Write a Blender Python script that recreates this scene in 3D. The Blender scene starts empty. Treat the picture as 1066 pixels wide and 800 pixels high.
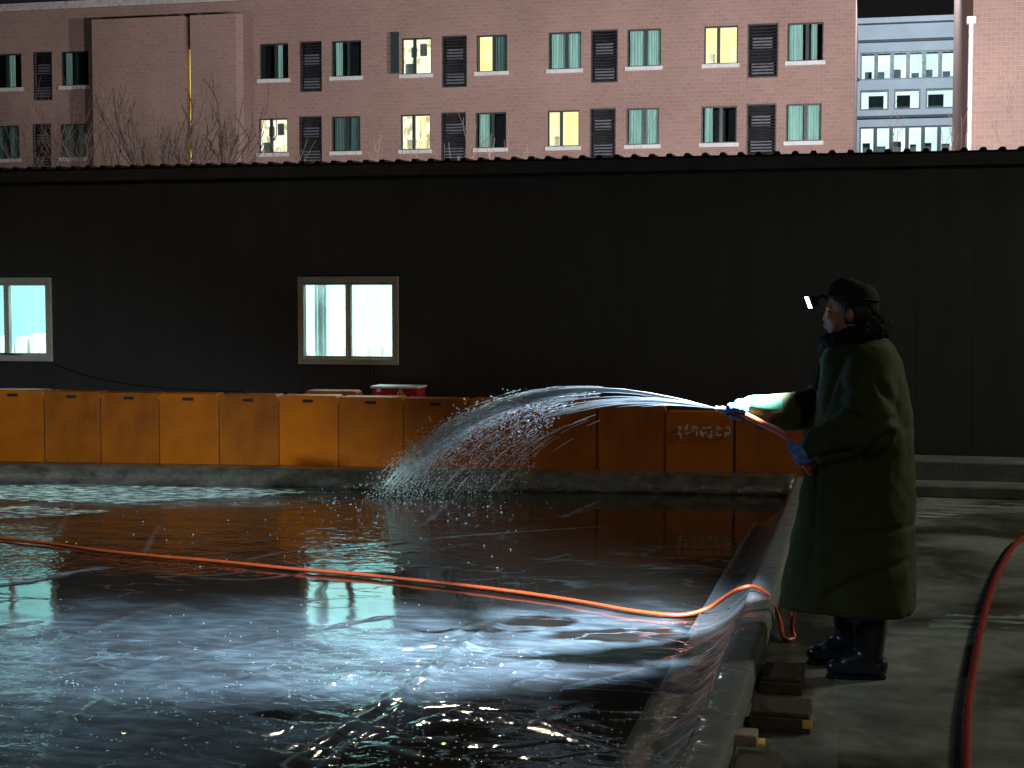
import bpy, math, random
import numpy as np
from mathutils import Vector, Matrix, noise
random.seed(7); rng = np.random.default_rng(7)
R_ = math.radians
scene = bpy.context.scene
COL = scene.collection

# ------------------------------------------------------------------ camera geometry
CH = 1.65
FP = 1600.0
AY = math.atan(370/1600); AP = math.atan(92/1600)
CF = Vector((-math.sin(AY)*math.cos(AP), math.cos(AY)*math.cos(AP), -math.sin(AP)))
CR = Vector((math.cos(AY), math.sin(AY), 0))
CU = CR.cross(CF)
CC = Vector((0, 0, CH))
def ray(x, y): return CF + CR*((x-533)/FP) - CU*((y-400)/FP)
def on_z(x, y, z=0.0):
    v = ray(x, y); return CC + v*((z-CH)/v.z)
def on_Y(x, y, Y):
    v = ray(x, y); return CC + v*(Y/v.y)
cam_d = bpy.data.cameras.new('camera'); cam = bpy.data.objects.new('camera', cam_d); COL.objects.link(cam)
cam.location = CC
cam.matrix_world = Matrix((( CR.x, CU.x, -CF.x, CC.x), (CR.y, CU.y, -CF.y, CC.y), (CR.z, CU.z, -CF.z, CC.z), (0, 0, 0, 1)))
cam_d.sensor_width = 36; cam_d.lens = 36*FP/1066; cam_d.clip_start = .1; cam_d.clip_end = 2000
scene.camera = cam

# ------------------------------------------------------------------ object helpers
def tag(o, label=None, cat=None, group=None, kind=None):
    if label: o['label'] = label
    if cat: o['category'] = cat
    if group: o['group'] = group
    if kind: o['kind'] = kind
    return o
def thing(name, label, cat, loc=(0, 0, 0), group=None):
    o = bpy.data.objects.new(name, None); COL.objects.link(o); o.location = loc
    o.empty_display_size = .1
    return tag(o, label, cat, group)
class MB:
    def __init__(s): s.v = []; s.f = []; s.m = []
    def add(s, vs, fs, mi=0):
        b = len(s.v); s.v += [tuple(p) for p in vs]; s.f += [tuple(i+b for i in f) for f in fs]; s.m += [mi]*len(fs)
        return s
    def box(s, x0, x1, y0, y1, z0, z1, mi=0, M=None):
        vs = [Vector((x, y, z)) for z in (z0, z1) for y in (y0, y1) for x in (x0, x1)]
        if M: vs = [M @ v for v in vs]
        return s.add(vs, [(0, 2, 3, 1), (4, 5, 7, 6), (0, 1, 5, 4), (2, 6, 7, 3), (0, 4, 6, 2), (1, 3, 7, 5)], mi)
    def quad(s, a, b, c, d, mi=0): return s.add([a, b, c, d], [(0, 1, 2, 3)], mi)
    def tube(s, pts, r, n=8, mi=0, cap=True):
        pts = [Vector(p) for p in pts]; N = len(pts)
        rs = r if isinstance(r, (list, tuple)) else [r]*N
        vs = []; up = Vector((0, 0, 1))
        t0 = (pts[1]-pts[0]).normalized()
        if abs(t0.z) > .95: up = Vector((1, 0, 0))
        u = t0.cross(up).normalized()
        for i, p in enumerate(pts):
            t = (pts[min(i+1, N-1)]-pts[max(i-1, 0)])
            if t.length < 1e-9: t = t0
            t.normalize()
            u = (u - t*u.dot(t))
            if u.length < 1e-6: u = t.orthogonal()
            u.normalize(); w = t.cross(u)
            for k in range(n):
                a = 2*math.pi*k/n
                vs.append(p + (u*math.cos(a)+w*math.sin(a))*rs[i])
        fs = [(i*n+k, i*n+(k+1) % n, (i+1)*n+(k+1) % n, (i+1)*n+k) for i in range(N-1) for k in range(n)]
        if cap: fs += [tuple(range(n-1, -1, -1)), tuple((N-1)*n+k for k in range(n))]
        return s.add(vs, fs, mi)
    def loft(s, rings, mi=0, cap=True):
        n = len(rings[0]); vs = [p for r in rings for p in r]; N = len(rings)
        fs = [(i*n+k, i*n+(k+1) % n, (i+1)*n+(k+1) % n, (i+1)*n+k) for i in range(N-1) for k in range(n)]
        if cap: fs += [tuple(range(n-1, -1, -1)), tuple((N-1)*n+k for k in range(n))]
        return s.add(vs, fs, mi)
    def ball(s, c, r, n=12, m=8, M=None, mi=0):
        c = Vector(c); r = Vector(r) if not isinstance(r, (int, float)) else Vector((r, r, r))
        vs = []
        def P(x, y, z):
            v = Vector((x*r.x, y*r.y, z*r.z))
            if M: v = M @ v
            return c+v
        vs.append(P(0, 0, -1))
        for j in range(1, m):
            ph = math.pi*j/m
            for k in range(n):
                th = 2*math.pi*k/n
                vs.append(P(math.sin(ph)*math.cos(th), math.sin(ph)*math.sin(th), -math.cos(ph)))
        vs.append(P(0, 0, 1)); fs = []
        for k in range(n): fs.append((0, 1+(k+1) % n, 1+k))
        for j in range(m-2):
            for k in range(n): fs.append((1+j*n+k, 1+j*n+(k+1) % n, 1+(j+1)*n+(k+1) % n, 1+(j+1)*n+k))
        L = len(vs)-1
        for k in range(n): fs.append((L, 1+(m-2)*n+k, 1+(m-2)*n+(k+1) % n))
        return s.add(vs, fs, mi)
    def mesh(s, name, smooth=False):
        me = bpy.data.meshes.new(name); me.from_pydata(s.v, [], s.f); me.update()
        if any(s.m): me.polygons.foreach_set('material_index', s.m)
        if smooth: me.polygons.foreach_set('use_smooth', [True]*len(me.polygons))
        return me
    def build(s, name, mats, parent=None, smooth=False, bevel=0, loc=None):
        me = s.mesh(name, smooth); o = bpy.data.objects.new(name, me); COL.objects.link(o)
        for m in (mats if isinstance(mats, (list, tuple)) else [mats]): me.materials.append(m)
        if parent is not None:
            o.parent = parent
            base = Vector(parent.location)
            pp = parent.parent
            while pp is not None: base += Vector(pp.location); pp = pp.parent
            me.transform(Matrix.Translation(-base))
        if bevel:
            b = o.modifiers.new('bevel', 'BEVEL'); b.width = bevel; b.segments = 2; b.limit_method = 'ANGLE'
        return o
def remesh(o, voxel, smooth_it=6, fac=.5):
    r = o.modifiers.new('r', 'REMESH'); r.mode = 'VOXEL'; r.voxel_size = voxel; r.use_smooth_shade = True
    if smooth_it:
        s = o.modifiers.new('s', 'SMOOTH'); s.iterations = smooth_it; s.factor = fac
    dg = bpy.context.evaluated_depsgraph_get(); dg.update()
    ev = o.evaluated_get(dg); me = bpy.data.meshes.new_from_object(ev)
    mats = list(o.data.materials); o.modifiers.clear(); o.data = me
    me.materials.clear()
    for m in mats: me.materials.append(m)
    me.polygons.foreach_set('use_smooth', [True]*len(me.polygons))
    return o

# ------------------------------------------------------------------ materials
def newmat(name):
    m = bpy.data.materials.new(name); m.use_nodes = True; nt = m.node_tree
    return m, nt, nt.nodes, nt.links, nt.nodes['Principled BSDF']
def pmat(name, col, rough=.6, var=.25, scale=6, bump=.0, bscale=40, metal=0, spec=.5, col2=None, stretch=(1, 1, 1), rvar=.1, thr=(.35, .65)):
    m, nt, N, L, P = newmat(name)
    tc = N.new('ShaderNodeTexCoord'); mp = N.new('ShaderNodeMapping'); mp.inputs['Scale'].default_value = stretch
    L.new(tc.outputs['Object'], mp.inputs['Vector'])
    n = N.new('ShaderNodeTexNoise'); n.inputs['Scale'].default_value = scale; n.inputs['Detail'].default_value = 6; n.inputs['Roughness'].default_value = .6
    L.new(mp.outputs['Vector'], n.inputs['Vector'])
    rmp = N.new('ShaderNodeMapRange'); rmp.inputs['From Min'].default_value = thr[0]; rmp.inputs['From Max'].default_value = thr[1]
    L.new(n.outputs['Fac'], rmp.inputs['Value'])
    mx = N.new('ShaderNodeMix'); mx.data_type = 'RGBA'
    c2 = col2 or tuple(c*(1-var) for c in col); c1 = col if col2 else tuple(c*(1+var) for c in col)
    mx.inputs[6].default_value = (*c1, 1); mx.inputs[7].default_value = (*c2, 1)
    L.new(rmp.outputs['Result'], mx.inputs[0]); L.new(mx.outputs[2], P.inputs['Base Color'])
    rr = N.new('ShaderNodeMapRange'); rr.inputs['To Min'].default_value = max(.02, rough-rvar); rr.inputs['To Max'].default_value = min(1, rough+rvar)
    L.new(n.outputs['Fac'], rr.inputs['Value']); L.new(rr.outputs['Result'], P.inputs['Roughness'])
    P.inputs['Metallic'].default_value = metal; P.inputs['Specular IOR Level'].default_value = spec
    if bump:
        n2 = N.new('ShaderNodeTexNoise'); n2.inputs['Scale'].default_value = bscale; n2.inputs['Detail'].default_value = 5
        L.new(mp.outputs['Vector'], n2.inputs['Vector'])
        b = N.new('ShaderNodeBump'); b.inputs['Distance'].default_value = bump; b.inputs['Strength'].default_value = 1
        L.new(n2.outputs['Fac'], b.inputs['Height']); L.new(b.outputs['Normal'], P.inputs['Normal'])
    return m
def emat(name, col, strength, col2=None, scale=2.0, stretch=(1, 1, 1), thr=(.4, .6)):
    m, nt, N, L, P = newmat(name); N.remove(P)
    e = N.new('ShaderNodeEmission'); e.inputs['Strength'].default_value = strength
    L.new(e.outputs[0], N['Material Output'].inputs['Surface'])
    tc = N.new('ShaderNodeTexCoord'); mp = N.new('ShaderNodeMapping'); mp.inputs['Scale'].default_value = stretch
    L.new(tc.outputs['Object'], mp.inputs['Vector'])
    n = N.new('ShaderNodeTexNoise'); n.inputs['Scale'].default_value = scale; L.new(mp.outputs[0], n.inputs['Vector'])
    rmp = N.new('ShaderNodeMapRange'); rmp.inputs['From Min'].default_value = thr[0]; rmp.inputs['From Max'].default_value = thr[1]
    L.new(n.outputs['Fac'], rmp.inputs['Value'])
    mx = N.new('ShaderNodeMix'); mx.data_type = 'RGBA'; mx.inputs[6].default_value = (*col, 1); mx.inputs[7].default_value = (*(col2 or col), 1)
    L.new(rmp.outputs[0], mx.inputs[0]); L.new(mx.outputs[2], e.inputs['Color'])
    return m
def glassmat(name, tint=(.9, .95, .95), refl=.08, rough=.02, bump=0, bscale=30, film=0):
    m, nt, N, L, P = newmat(name); N.remove(P)
    t = N.new('ShaderNodeBsdfTransparent'); t.inputs[0].default_value = (*tint, 1)
    g = N.new('ShaderNodeBsdfGlossy'); g.inputs['Roughness'].default_value = rough; g.inputs['Color'].default_value = (1, 1, 1, 1)
    fr = N.new('ShaderNodeLayerWeight'); fr.inputs['Blend'].default_value = refl
    mx = N.new('ShaderNodeMixShader'); L.new(fr.outputs['Fresnel'], mx.inputs[0]); L.new(t.outputs[0], mx.inputs[1]); L.new(g.outputs[0], mx.inputs[2])
    out = mx
    if bump:
        tc = N.new('ShaderNodeTexCoord'); n = N.new('ShaderNodeTexNoise'); n.inputs['Scale'].default_value = bscale; n.inputs['Detail'].default_value = 4; n.inputs['Distortion'].default_value = .8
        L.new(tc.outputs['Object'], n.inputs['Vector'])
        b = N.new('ShaderNodeBump'); b.inputs['Distance'].default_value = bump; L.new(n.outputs['Fac'], b.inputs['Height'])
        L.new(b.outputs[0], g.inputs['Normal']); L.new(b.outputs[0], fr.inputs['Normal'])
    if film:
        d = N.new('ShaderNodeBsdfDiffuse'); d.inputs[0].default_value = (.55, .58, .6, 1)
        m2 = N.new('ShaderNodeMixShader'); m2.inputs[0].default_value = film
        L.new(mx.outputs[0], m2.inputs[1]); L.new(d.outputs[0], m2.inputs[2]); out = m2
    L.new(out.outputs[0], N['Material Output'].inputs['Surface'])
    return m
def brickmat(name, c1, c2, mortar):
    m, nt, N, L, P = newmat(name)
    tc = N.new('ShaderNodeTexCoord'); sp = N.new('ShaderNodeSeparateXYZ'); cb = N.new('ShaderNodeCombineXYZ')
    L.new(tc.outputs['Object'], sp.inputs[0])
    ad = N.new('ShaderNodeMath'); L.new(sp.outputs[0], ad.inputs[0]); L.new(sp.outputs[1], ad.inputs[1])
    L.new(ad.outputs[0], cb.inputs[0]); L.new(sp.outputs[2], cb.inputs[1])
    b = N.new('ShaderNodeTexBrick'); b.inputs['Scale'].default_value = 1; b.inputs['Brick Width'].default_value = .3; b.inputs['Row Height'].default_value = .155
    b.inputs['Mortar Size'].default_value = .022; b.inputs['Mortar Smooth'].default_value = .3; b.inputs['Bias'].default_value = 0
    b.inputs['Color1'].default_value = (*c1, 1); b.inputs['Color2'].default_value = (*c2, 1); b.inputs['Mortar'].default_value = (*mortar, 1)
    L.new(cb.outputs[0], b.inputs['Vector'])
    n = N.new('ShaderNodeTexNoise'); n.inputs['Scale'].default_value = .25; n.inputs['Detail'].default_value = 7
    L.new(tc.outputs['Object'], n.inputs['Vector'])
    r = N.new('ShaderNodeMapRange'); r.inputs['From Min'].default_value = .3; r.inputs['From Max'].default_value = .7; r.inputs['To Min'].default_value = .84; r.inputs['To Max'].default_value = 1.1
    L.new(n.outputs['Fac'], r.inputs['Value'])
    mx = N.new('ShaderNodeMix'); mx.data_type = 'RGBA'; mx.blend_type = 'MULTIPLY'; mx.inputs[0].default_value = 1
    L.new(b.outputs['Color'], mx.inputs[6]); L.new(r.outputs[0], mx.inputs[7]); L.new(mx.outputs[2], P.inputs['Base Color'])
    P.inputs['Roughness'].default_value = .85
    bp = N.new('ShaderNodeBump'); bp.inputs['Distance'].default_value = .01; bp.invert = True
    L.new(b.outputs['Fac'], bp.inputs['Height']); L.new(bp.outputs[0], P.inputs['Normal'])
    return m

M = {}
M['brick'] = brickmat('salmon_brick', (.315, .202, .172), (.275, .175, .15), (.345, .24, .215))
M['coping'] = pmat('coping', (.45, .43, .41), .7)
M['render'] = pmat('pale_render', (.46, .5, .54), .8, var=.06, scale=1)
M['darkband'] = pmat('dark_band', (.04, .05, .06), .6)
M['sill'] = pmat('sill_white', (.6, .6, .6), .7, var=.1)
M['wframe'] = pmat('window_frame_dark', (.02, .035, .035), .4)
M['louvre'] = pmat('louvre_dark', (.028, .028, .035), .5, var=.4)
M['acunit'] = pmat('ac_unit', (.10, .11, .13), .6)
M['dark_in'] = pmat('dark_interior', (.012, .018, .02), .9)
M['curtain'] = pmat('curtain_teal', (.42, .62, .56), .9, var=.18, scale=2.2, stretch=(6, 1, .3))
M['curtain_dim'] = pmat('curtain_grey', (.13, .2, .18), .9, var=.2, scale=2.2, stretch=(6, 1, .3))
M['lit_y'] = emat('lit_room_yellow', (1, .80, .34), 1.5, (1, .88, .52), .9)
M['lit_w'] = emat('lit_room_white', (1, .93, .66), 1.5, (.55, .42, .2), 2.4, thr=(.5, .62))
M['lit_o'] = emat('office_lit', (.82, .95, .9), 1.5, (.6, .74, .74), .7)
M['office_in'] = pmat('office_partition', (.16, .19, .2), .8)
M['strip'] = emat('slot_lamp', (1, .78, .2), 1.0, (.5, .3, .06), 1.2, stretch=(1, 1, 1))
M['pipe'] = pmat('white_pipe', (.75, .78, .8), .5)
M['pane'] = glassmat('window_glass', refl=.12)
M['bark'] = pmat('bark', (.09, .065, .05), .9)
M['shed'] = pmat('shed_panel', (.021, .018, .0155), .55, var=.18, scale=1.5, stretch=(3, 1, .4))
M['shedroof'] = pmat('shed_roof', (.03, .022, .018), .6, var=.3)
M['alu'] = pmat('window_frame_beige', (.34, .30, .23), .5, var=.1)
M['room'] = pmat('room_wall', (.72, .86, .86), .8, var=.10, scale=1.4, thr=(.3, .7))
M['carton'] = pmat('pale_carton', (.85, .74, .68), .8, var=.12)
M['shelf'] = pmat('room_shelf', (.7, .78, .78), .6)
M['cable'] = pmat('black_cable', (.01, .01, .01), .6)
M['orange'] = pmat('orange_plastic', (.45, .11, .002), .5, var=.14, scale=1.6, bump=.004, bscale=5, spec=.22, col2=(.22, .052, .003), thr=(.38, .72))
M['orange_b'] = pmat('orange_plastic_b', (.36, .095, .003), .55, var=.14, scale=2.3, bump=.004, bscale=5, spec=.22, col2=(.20, .045, .003), thr=(.36, .6), stretch=(1, 1, .5))
M['orange_c'] = pmat('orange_plastic_c', (.54, .13, .002), .45, var=.14, scale=1.2, bump=.004, bscale=5, spec=.22, col2=(.30, .065, .003), thr=(.42, .7))
M['slot'] = pmat('slot_black', (.006, .005, .005), .8)
M['faded'] = pmat('faded_paint', (.55, .46, .38), .7, var=.4, scale=30)
M['film_grey'] = pmat('kerb_film', (.058, .047, .038), .3, var=.45, scale=5, bump=.02, bscale=7, stretch=(1, 1, 2))
M['concrete'] = pmat('concrete', (.10, .10, .095), .75, var=.35, scale=3, bump=.004)
M['red'] = pmat('red_box', (.35, .012, .015), .45)
M['faded_red'] = pmat('faded_red', (.16, .04, .03), .7)
M['painted_light'] = pmat('painted_light', (.25, .30, .28), .5, var=.6, scale=5, stretch=(.6, 3, 1), spec=.6)  # pale tone that paints streaks of light on the yard
M['white'] = pmat('white_paint', (.7, .7, .68), .5)
M['yellowmark'] = pmat('yellow_mark', (.75, .55, .12), .5)
M['hose_o'] = pmat('orange_hose', (.5, .07, .016), .4, var=.12, scale=14)
M['hose_r'] = pmat('dark_red_hose', (.24, .022, .016), .28, var=.2, scale=10, bump=.003, bscale=30)
M['brass'] = pmat('brass', (.8, .38, .12), .3, metal=.8)
M['timber'] = pmat('timber', (.22, .17, .13), .7, var=.35, scale=4, stretch=(1, 6, 6))
M['timber_d'] = pmat('wet_timber', (.055, .034, .022), .4, var=.4, scale=5, stretch=(6, 1, 6))
M['tape'] = pmat('yellow_sticker', (.75, .45, .08), .4)
M['wrap'] = glassmat('clear_plastic_wrap', tint=(.9, .93, .95), refl=.5, rough=.10, bump=.02, bscale=7, film=.2)
M['sheet'] = glassmat('clear_plastic_sheet', tint=(.9, .95, .97), refl=.06, rough=.3, bump=.008, bscale=11, film=.05)
M['coat'] = pmat('green_coat', (.030, .038, .012), .85, var=.12, scale=7, bump=.006, bscale=16, spec=.2)
M['cuff'] = pmat('cuff_green', (.020, .075, .036), .8, var=.1, spec=.2)
M['fur'] = pmat('black_fur', (.012, .010, .010), .95, var=.5, scale=40, bump=.02, bscale=90, spec=.1)
M['skin'] = pmat('skin', (.24, .115, .065), .5, var=.08, scale=20)
M['trouser'] = pmat('dark_trousers', (.02, .02, .025), .9)
M['rubber'] = pmat('rubber_boot', (.010, .011, .022), .3, var=.3, scale=8, bump=.004, bscale=12)
M['bootband'] = pmat('boot_band', (.30, .28, .26), .6)
M['glove'] = pmat('blue_glove', (.05, .16, .42), .55, var=.3, scale=30, bump=.003, bscale=60)
M['cap'] = pmat('black_cap', (.010, .010, .012), .9, spec=.2)
M['hair'] = pmat('black_hair', (.008, .007, .007), .7)
M['eye'] = pmat('eye', (.05, .03, .03), .2)
M['lamp_led'] = emat('headlamp_led', (.85, .95, 1), 7)

# water
m, nt, N, L, P = newmat('spray_water')
P.inputs['Base Color'].default_value = (.62, .72, .84, 1); P.inputs['Roughness'].default_value = .15
N.remove(P)
df = N.new('ShaderNodeBsdfDiffuse'); df.inputs[0].default_value = (.93, .96, .98, 1)
tl = N.new('ShaderNodeBsdfTranslucent'); tl.inputs[0].default_value = (.93, .96, .98, 1)
gl = N.new('ShaderNodeBsdfGlossy'); gl.inputs['Roughness'].default_value = .15
tr = N.new('ShaderNodeBsdfTransparent')
a1 = N.new('ShaderNodeMixShader'); a1.inputs[0].default_value = .5; L.new(df.outputs[0], a1.inputs[1]); L.new(tl.outputs[0], a1.inputs[2])
a2 = N.new('ShaderNodeMixShader'); a2.inputs[0].default_value = .15; L.new(a1.outputs[0], a2.inputs[1]); L.new(gl.outputs[0], a2.inputs[2])
a3 = N.new('ShaderNodeMixShader'); a3.inputs[0].default_value = .95; L.new(tr.outputs[0], a3.inputs[1]); L.new(a2.outputs[0], a3.inputs[2])
L.new(a3.outputs[0], N['Material Output'].inputs['Surface'])
M['spray'] = m

M['beads'] = pmat('glint_bead', (.5, .58, .62), .08, var=.1, spec=1)  # glossy pale beads added for sparkle on the ice
M['slush'] = pmat('slush', (.55, .66, .64), .35, var=.5, scale=14, bump=.03, bscale=22, stretch=(.6, 1.5, 1))
for _k, _s in (('painted_light', 3.5), ('slush', 9)):
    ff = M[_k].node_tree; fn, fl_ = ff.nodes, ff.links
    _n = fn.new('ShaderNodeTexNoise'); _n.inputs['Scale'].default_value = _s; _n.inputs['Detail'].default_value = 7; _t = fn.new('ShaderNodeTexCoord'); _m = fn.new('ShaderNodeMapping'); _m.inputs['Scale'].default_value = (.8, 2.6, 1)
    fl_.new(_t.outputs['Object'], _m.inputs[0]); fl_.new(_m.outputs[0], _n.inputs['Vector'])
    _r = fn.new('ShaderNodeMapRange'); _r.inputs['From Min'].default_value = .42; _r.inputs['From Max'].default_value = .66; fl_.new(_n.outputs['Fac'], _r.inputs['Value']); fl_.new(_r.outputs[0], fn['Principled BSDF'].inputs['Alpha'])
# ice : attributes zone.r = ripple strength, zone.g = frosty (white) ice with painted light pool, zone.b = fine grain
m, nt, N, L, P = newmat('wet_ice')
at = N.new('ShaderNodeAttribute'); at.attribute_name = 'zone'; sp = N.new('ShaderNodeSeparateColor'); L.new(at.outputs['Color'], sp.inputs[0])
tc = N.new('ShaderNodeTexCoord')
def nz(scale, detail=4, dist=0, stretch=(1, 1, 1)):
    mp = N.new('ShaderNodeMapping'); mp.inputs['Scale'].default_value = stretch; L.new(tc.outputs['Object'], mp.inputs[0])
    n = N.new('ShaderNodeTexNoise'); n.inputs['Scale'].default_value = scale; n.inputs['Detail'].default_value = detail; n.inputs['Distortion'].default_value = dist
    L.new(mp.outputs[0], n.inputs['Vector']); return n.outputs['Fac']
def mth(op, a, b=None):
    k = N.new('ShaderNodeMath'); k.operation = op
    for i, v in enumerate((a, b)):
        if v is None: continue
        if isinstance(v, (int, float)): k.inputs[i].default_value = v
        else: L.new(v, k.inputs[i])
    return k.outputs[0]
frost_n = nz(1.6, 8, .6, (.7, 1.6, 1))
fr = N.new('ShaderNodeMapRange'); fr.inputs['From Min'].default_value = .32; fr.inputs['From Max'].default_value = .62; L.new(frost_n, fr.inputs['Value'])
mpd = N.new('ShaderNodeMapping'); mpd.inputs['Scale'].default_value = (.75, 1.5, 1); L.new(tc.outputs['Object'], mpd.inputs[0])
nd = N.new('ShaderNodeTexNoise'); nd.inputs['Scale'].default_value = 2.5; nd.inputs['Detail'].default_value = 3; L.new(mpd.outputs[0], nd.inputs['Vector'])
vm = N.new('ShaderNodeVectorMath'); vm.operation = 'MULTIPLY_ADD'; vm.inputs[1].default_value = (.8, .8, 0); L.new(nd.outputs['Color'], vm.inputs[0]); L.new(mpd.outputs[0], vm.inputs[2])
vo = N.new('ShaderNodeTexVoronoi'); vo.feature = 'DISTANCE_TO_EDGE'; vo.inputs['Scale'].default_value = 1.7; L.new(vm.outputs[0], vo.inputs['Vector'])
cr = N.new('ShaderNodeMapRange'); cr.inputs['From Min'].default_value = .0; cr.inputs['From Max'].default_value = .022; cr.inputs['To Min'].default_value = 1; cr.inputs['To Max'].default_value = 0; L.new(vo.outputs['Distance'], cr.inputs['Value'])
brk = N.new('ShaderNodeMapRange'); brk.inputs['From Min'].default_value = .45; brk.inputs['From Max'].default_value = .6; L.new(nz(1.3, 3), brk.inputs['Value'])
crz = mth('MULTIPLY', mth('MULTIPLY', cr.outputs[0], brk.outputs[0]), mth('MINIMUM', mth('MULTIPLY', sp.outputs[2], 1.3), 1.0))
stk = N.new('ShaderNodeMapRange'); stk.inputs['From Min'].default_value = .42; stk.inputs['From Max'].default_value = .6; stk.inputs['To Min'].default_value = .75; stk.inputs['To Max'].default_value = 1.25; L.new(nz(5, 7, .8, (1, 3, 1)), stk.inputs['Value'])
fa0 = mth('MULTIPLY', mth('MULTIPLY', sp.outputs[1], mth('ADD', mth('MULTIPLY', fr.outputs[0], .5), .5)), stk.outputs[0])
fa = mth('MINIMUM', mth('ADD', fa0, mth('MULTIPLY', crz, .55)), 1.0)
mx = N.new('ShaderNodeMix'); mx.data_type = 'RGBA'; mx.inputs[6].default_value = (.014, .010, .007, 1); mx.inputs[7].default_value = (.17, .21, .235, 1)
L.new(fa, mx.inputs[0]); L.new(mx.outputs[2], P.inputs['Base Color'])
rgh = mth('ADD', mth('MULTIPLY', sp.outputs[1], .07), .03); L.new(rgh, P.inputs['Roughness'])
P.inputs['IOR'].default_value = 1.5; P.inputs['Specular IOR Level'].default_value = .75
h1 = mth('MULTIPLY', nz(7, 2, 1.0), .0055); h2 = mth('MULTIPLY', nz(24, 2, .5), .0022)
hh = mth('MULTIPLY', mth('ADD', h1, h2), sp.outputs[0])
h3 = mth('MULTIPLY', nz(110, 2), .0004); hh = mth('ADD', hh, mth('MULTIPLY', h3, sp.outputs[2]))
h4 = mth('MULTIPLY', nz(2.2, 2), .005); hh = mth('ADD', hh, h4); hh = mth('ADD', hh, mth('MULTIPLY', crz, .004))
bp = N.new('ShaderNodeBump'); bp.inputs['Distance'].default_value = 1; bp.inputs['Strength'].default_value = 1
L.new(hh, bp.inputs['Height']); L.new(bp.outputs[0], P.inputs['Normal'])
M['ice'] = m

# yard concrete
m, nt, N, L, P = newmat('yard_concrete')
tc = N.new('ShaderNodeTexCoord')
n1 = nz(1.1, 8, .4); n2 = nz(9, 6); n3 = nz(60, 4)
r1 = N.new('ShaderNodeMapRange'); r1.inputs['From Min'].default_value = .38; r1.inputs['From Max'].default_value = .6; L.new(n1, r1.inputs[0])
mx = N.new('ShaderNodeMix'); mx.data_type = 'RGBA'; mx.inputs[6].default_value = (.045, .042, .036, 1); mx.inputs[7].default_value = (.155, .16, .145, 1); L.new(r1.outputs[0], mx.inputs[0])
m2 = N.new('ShaderNodeMix'); m2.data_type = 'RGBA'; m2.blend_type = 'MULTIPLY'; m2.inputs[0].default_value = .7; L.new(mx.outputs[2], m2.inputs[6])
r2 = N.new('ShaderNodeMapRange'); r2.inputs['From Min'].default_value = .3; r2.inputs['From Max'].default_value = .7; r2.inputs['To Min'].default_value = .6; r2.inputs['To Max'].default_value = 1.3; L.new(n2, r2.inputs[0]); L.new(r2.outputs[0], m2.inputs[7])
L.new(m2.outputs[2], P.inputs['Base Color'])
r3 = N.new('ShaderNodeMapRange'); r3.inputs['From Min'].default_value = .35; r3.inputs['From Max'].default_value = .62; r3.inputs['To Min'].default_value = .16; r3.inputs['To Max'].default_value = .75; L.new(n1, r3.inputs[0]); L.new(r3.outputs[0], P.inputs['Roughness'])
bp = N.new('ShaderNodeBump'); bp.inputs['Distance'].default_value = 1; L.new(mth('ADD', mth('MULTIPLY', n2, .006), mth('MULTIPLY', n3, .0015)), bp.inputs['Height']); L.new(bp.outputs[0], P.inputs['Normal'])
M['yard'] = m

# ------------------------------------------------------------------ world
w = bpy.data.worlds.new('World'); scene.world = w; w.use_nodes = True
wn = w.node_tree.nodes; wl = w.node_tree.links; bg = wn['Background']
sky = wn.new('ShaderNodeTexSky'); sky.sky_type = 'NISHITA'; sky.sun_disc = False; sky.sun_elevation = R_(-4); sky.sun_rotation = R_(120)
addc = wn.new('ShaderNodeMix'); addc.data_type = 'RGBA'; addc.blend_type = 'ADD'; addc.inputs[0].default_value = 1
mul = wn.new('ShaderNodeMix'); mul.data_type = 'RGBA'; mul.blend_type = 'MULTIPLY'; mul.inputs[0].default_value = 1; mul.inputs[7].default_value = (.04, .04, .04, 1)
wl.new(sky.outputs[0], mul.inputs[6]); wl.new(mul.outputs[2], addc.inputs[6]); addc.inputs[7].default_value = (.090, .080, .084, 1)
wl.new(addc.outputs[2], bg.inputs['Color']); bg.inputs['Strength'].default_value = .1

# ------------------------------------------------------------------ lamps
def spot(name, loc, to, power, col, angle=60, blend=.3, size=.05):
    d = bpy.data.lights.new(name, 'SPOT'); d.energy = power; d.color = col; d.spot_size = R_(angle); d.spot_blend = blend; d.shadow_soft_size = size
    o = bpy.data.objects.new(name, d); COL.objects.link(o); o.location = loc
    o.rotation_euler = (Vector(to)-Vector(loc)).to_track_quat('-Z', 'Y').to_euler(); return o
def area(name, loc, to, power, col, sx, sy):
    d = bpy.data.lights.new(name, 'AREA'); d.shape = 'RECTANGLE'; d.size = sx; d.size_y = sy; d.energy = power; d.color = col
    o = bpy.data.objects.new(name, d); COL.objects.link(o); o.location = loc
    o.rotation_euler = (Vector(to)-Vector(loc)).to_track_quat('-Z', 'Y').to_euler(); return o

# ------------------------------------------------------------------ ground and ice
KA = Vector((-7.44, 12.12, 0)); KB = Vector((-.62, 12.77, 0))      # far edge of the rink
KD = (KB-KA).normalized(); KN = Vector((-KD.y, KD.x, 0))
def kerbY(x): return KA.y + (x-KA.x)*(KB.y-KA.y)/(KB.x-KA.x)
g = MB(); S = 400; g.quad((-S, -S, -.05), (S, -S, -.05), (S, S, -.05), (-S, S, -.05))
tag(g.build('ground', M['concrete']), kind='structure')

xs = np.concatenate([np.array([-34, -26, -20, -16, -13, -11, -9.6]), np.arange(-8.6, -.56, .016), [-.56]])
ts = np.concatenate([np.array([0, .08, .16, .24]), np.linspace(.33, 1, 600)])   # t*kerbY
NX, NY = len(xs), len(ts)
GX, T = np.meshgrid(xs, ts)
KY = KA.y + (GX-KA.x)*(KB.y-KA.y)/(KB.x-KA.x) + .02
GY = -1.0 + (KY+1.0)*T
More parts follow.
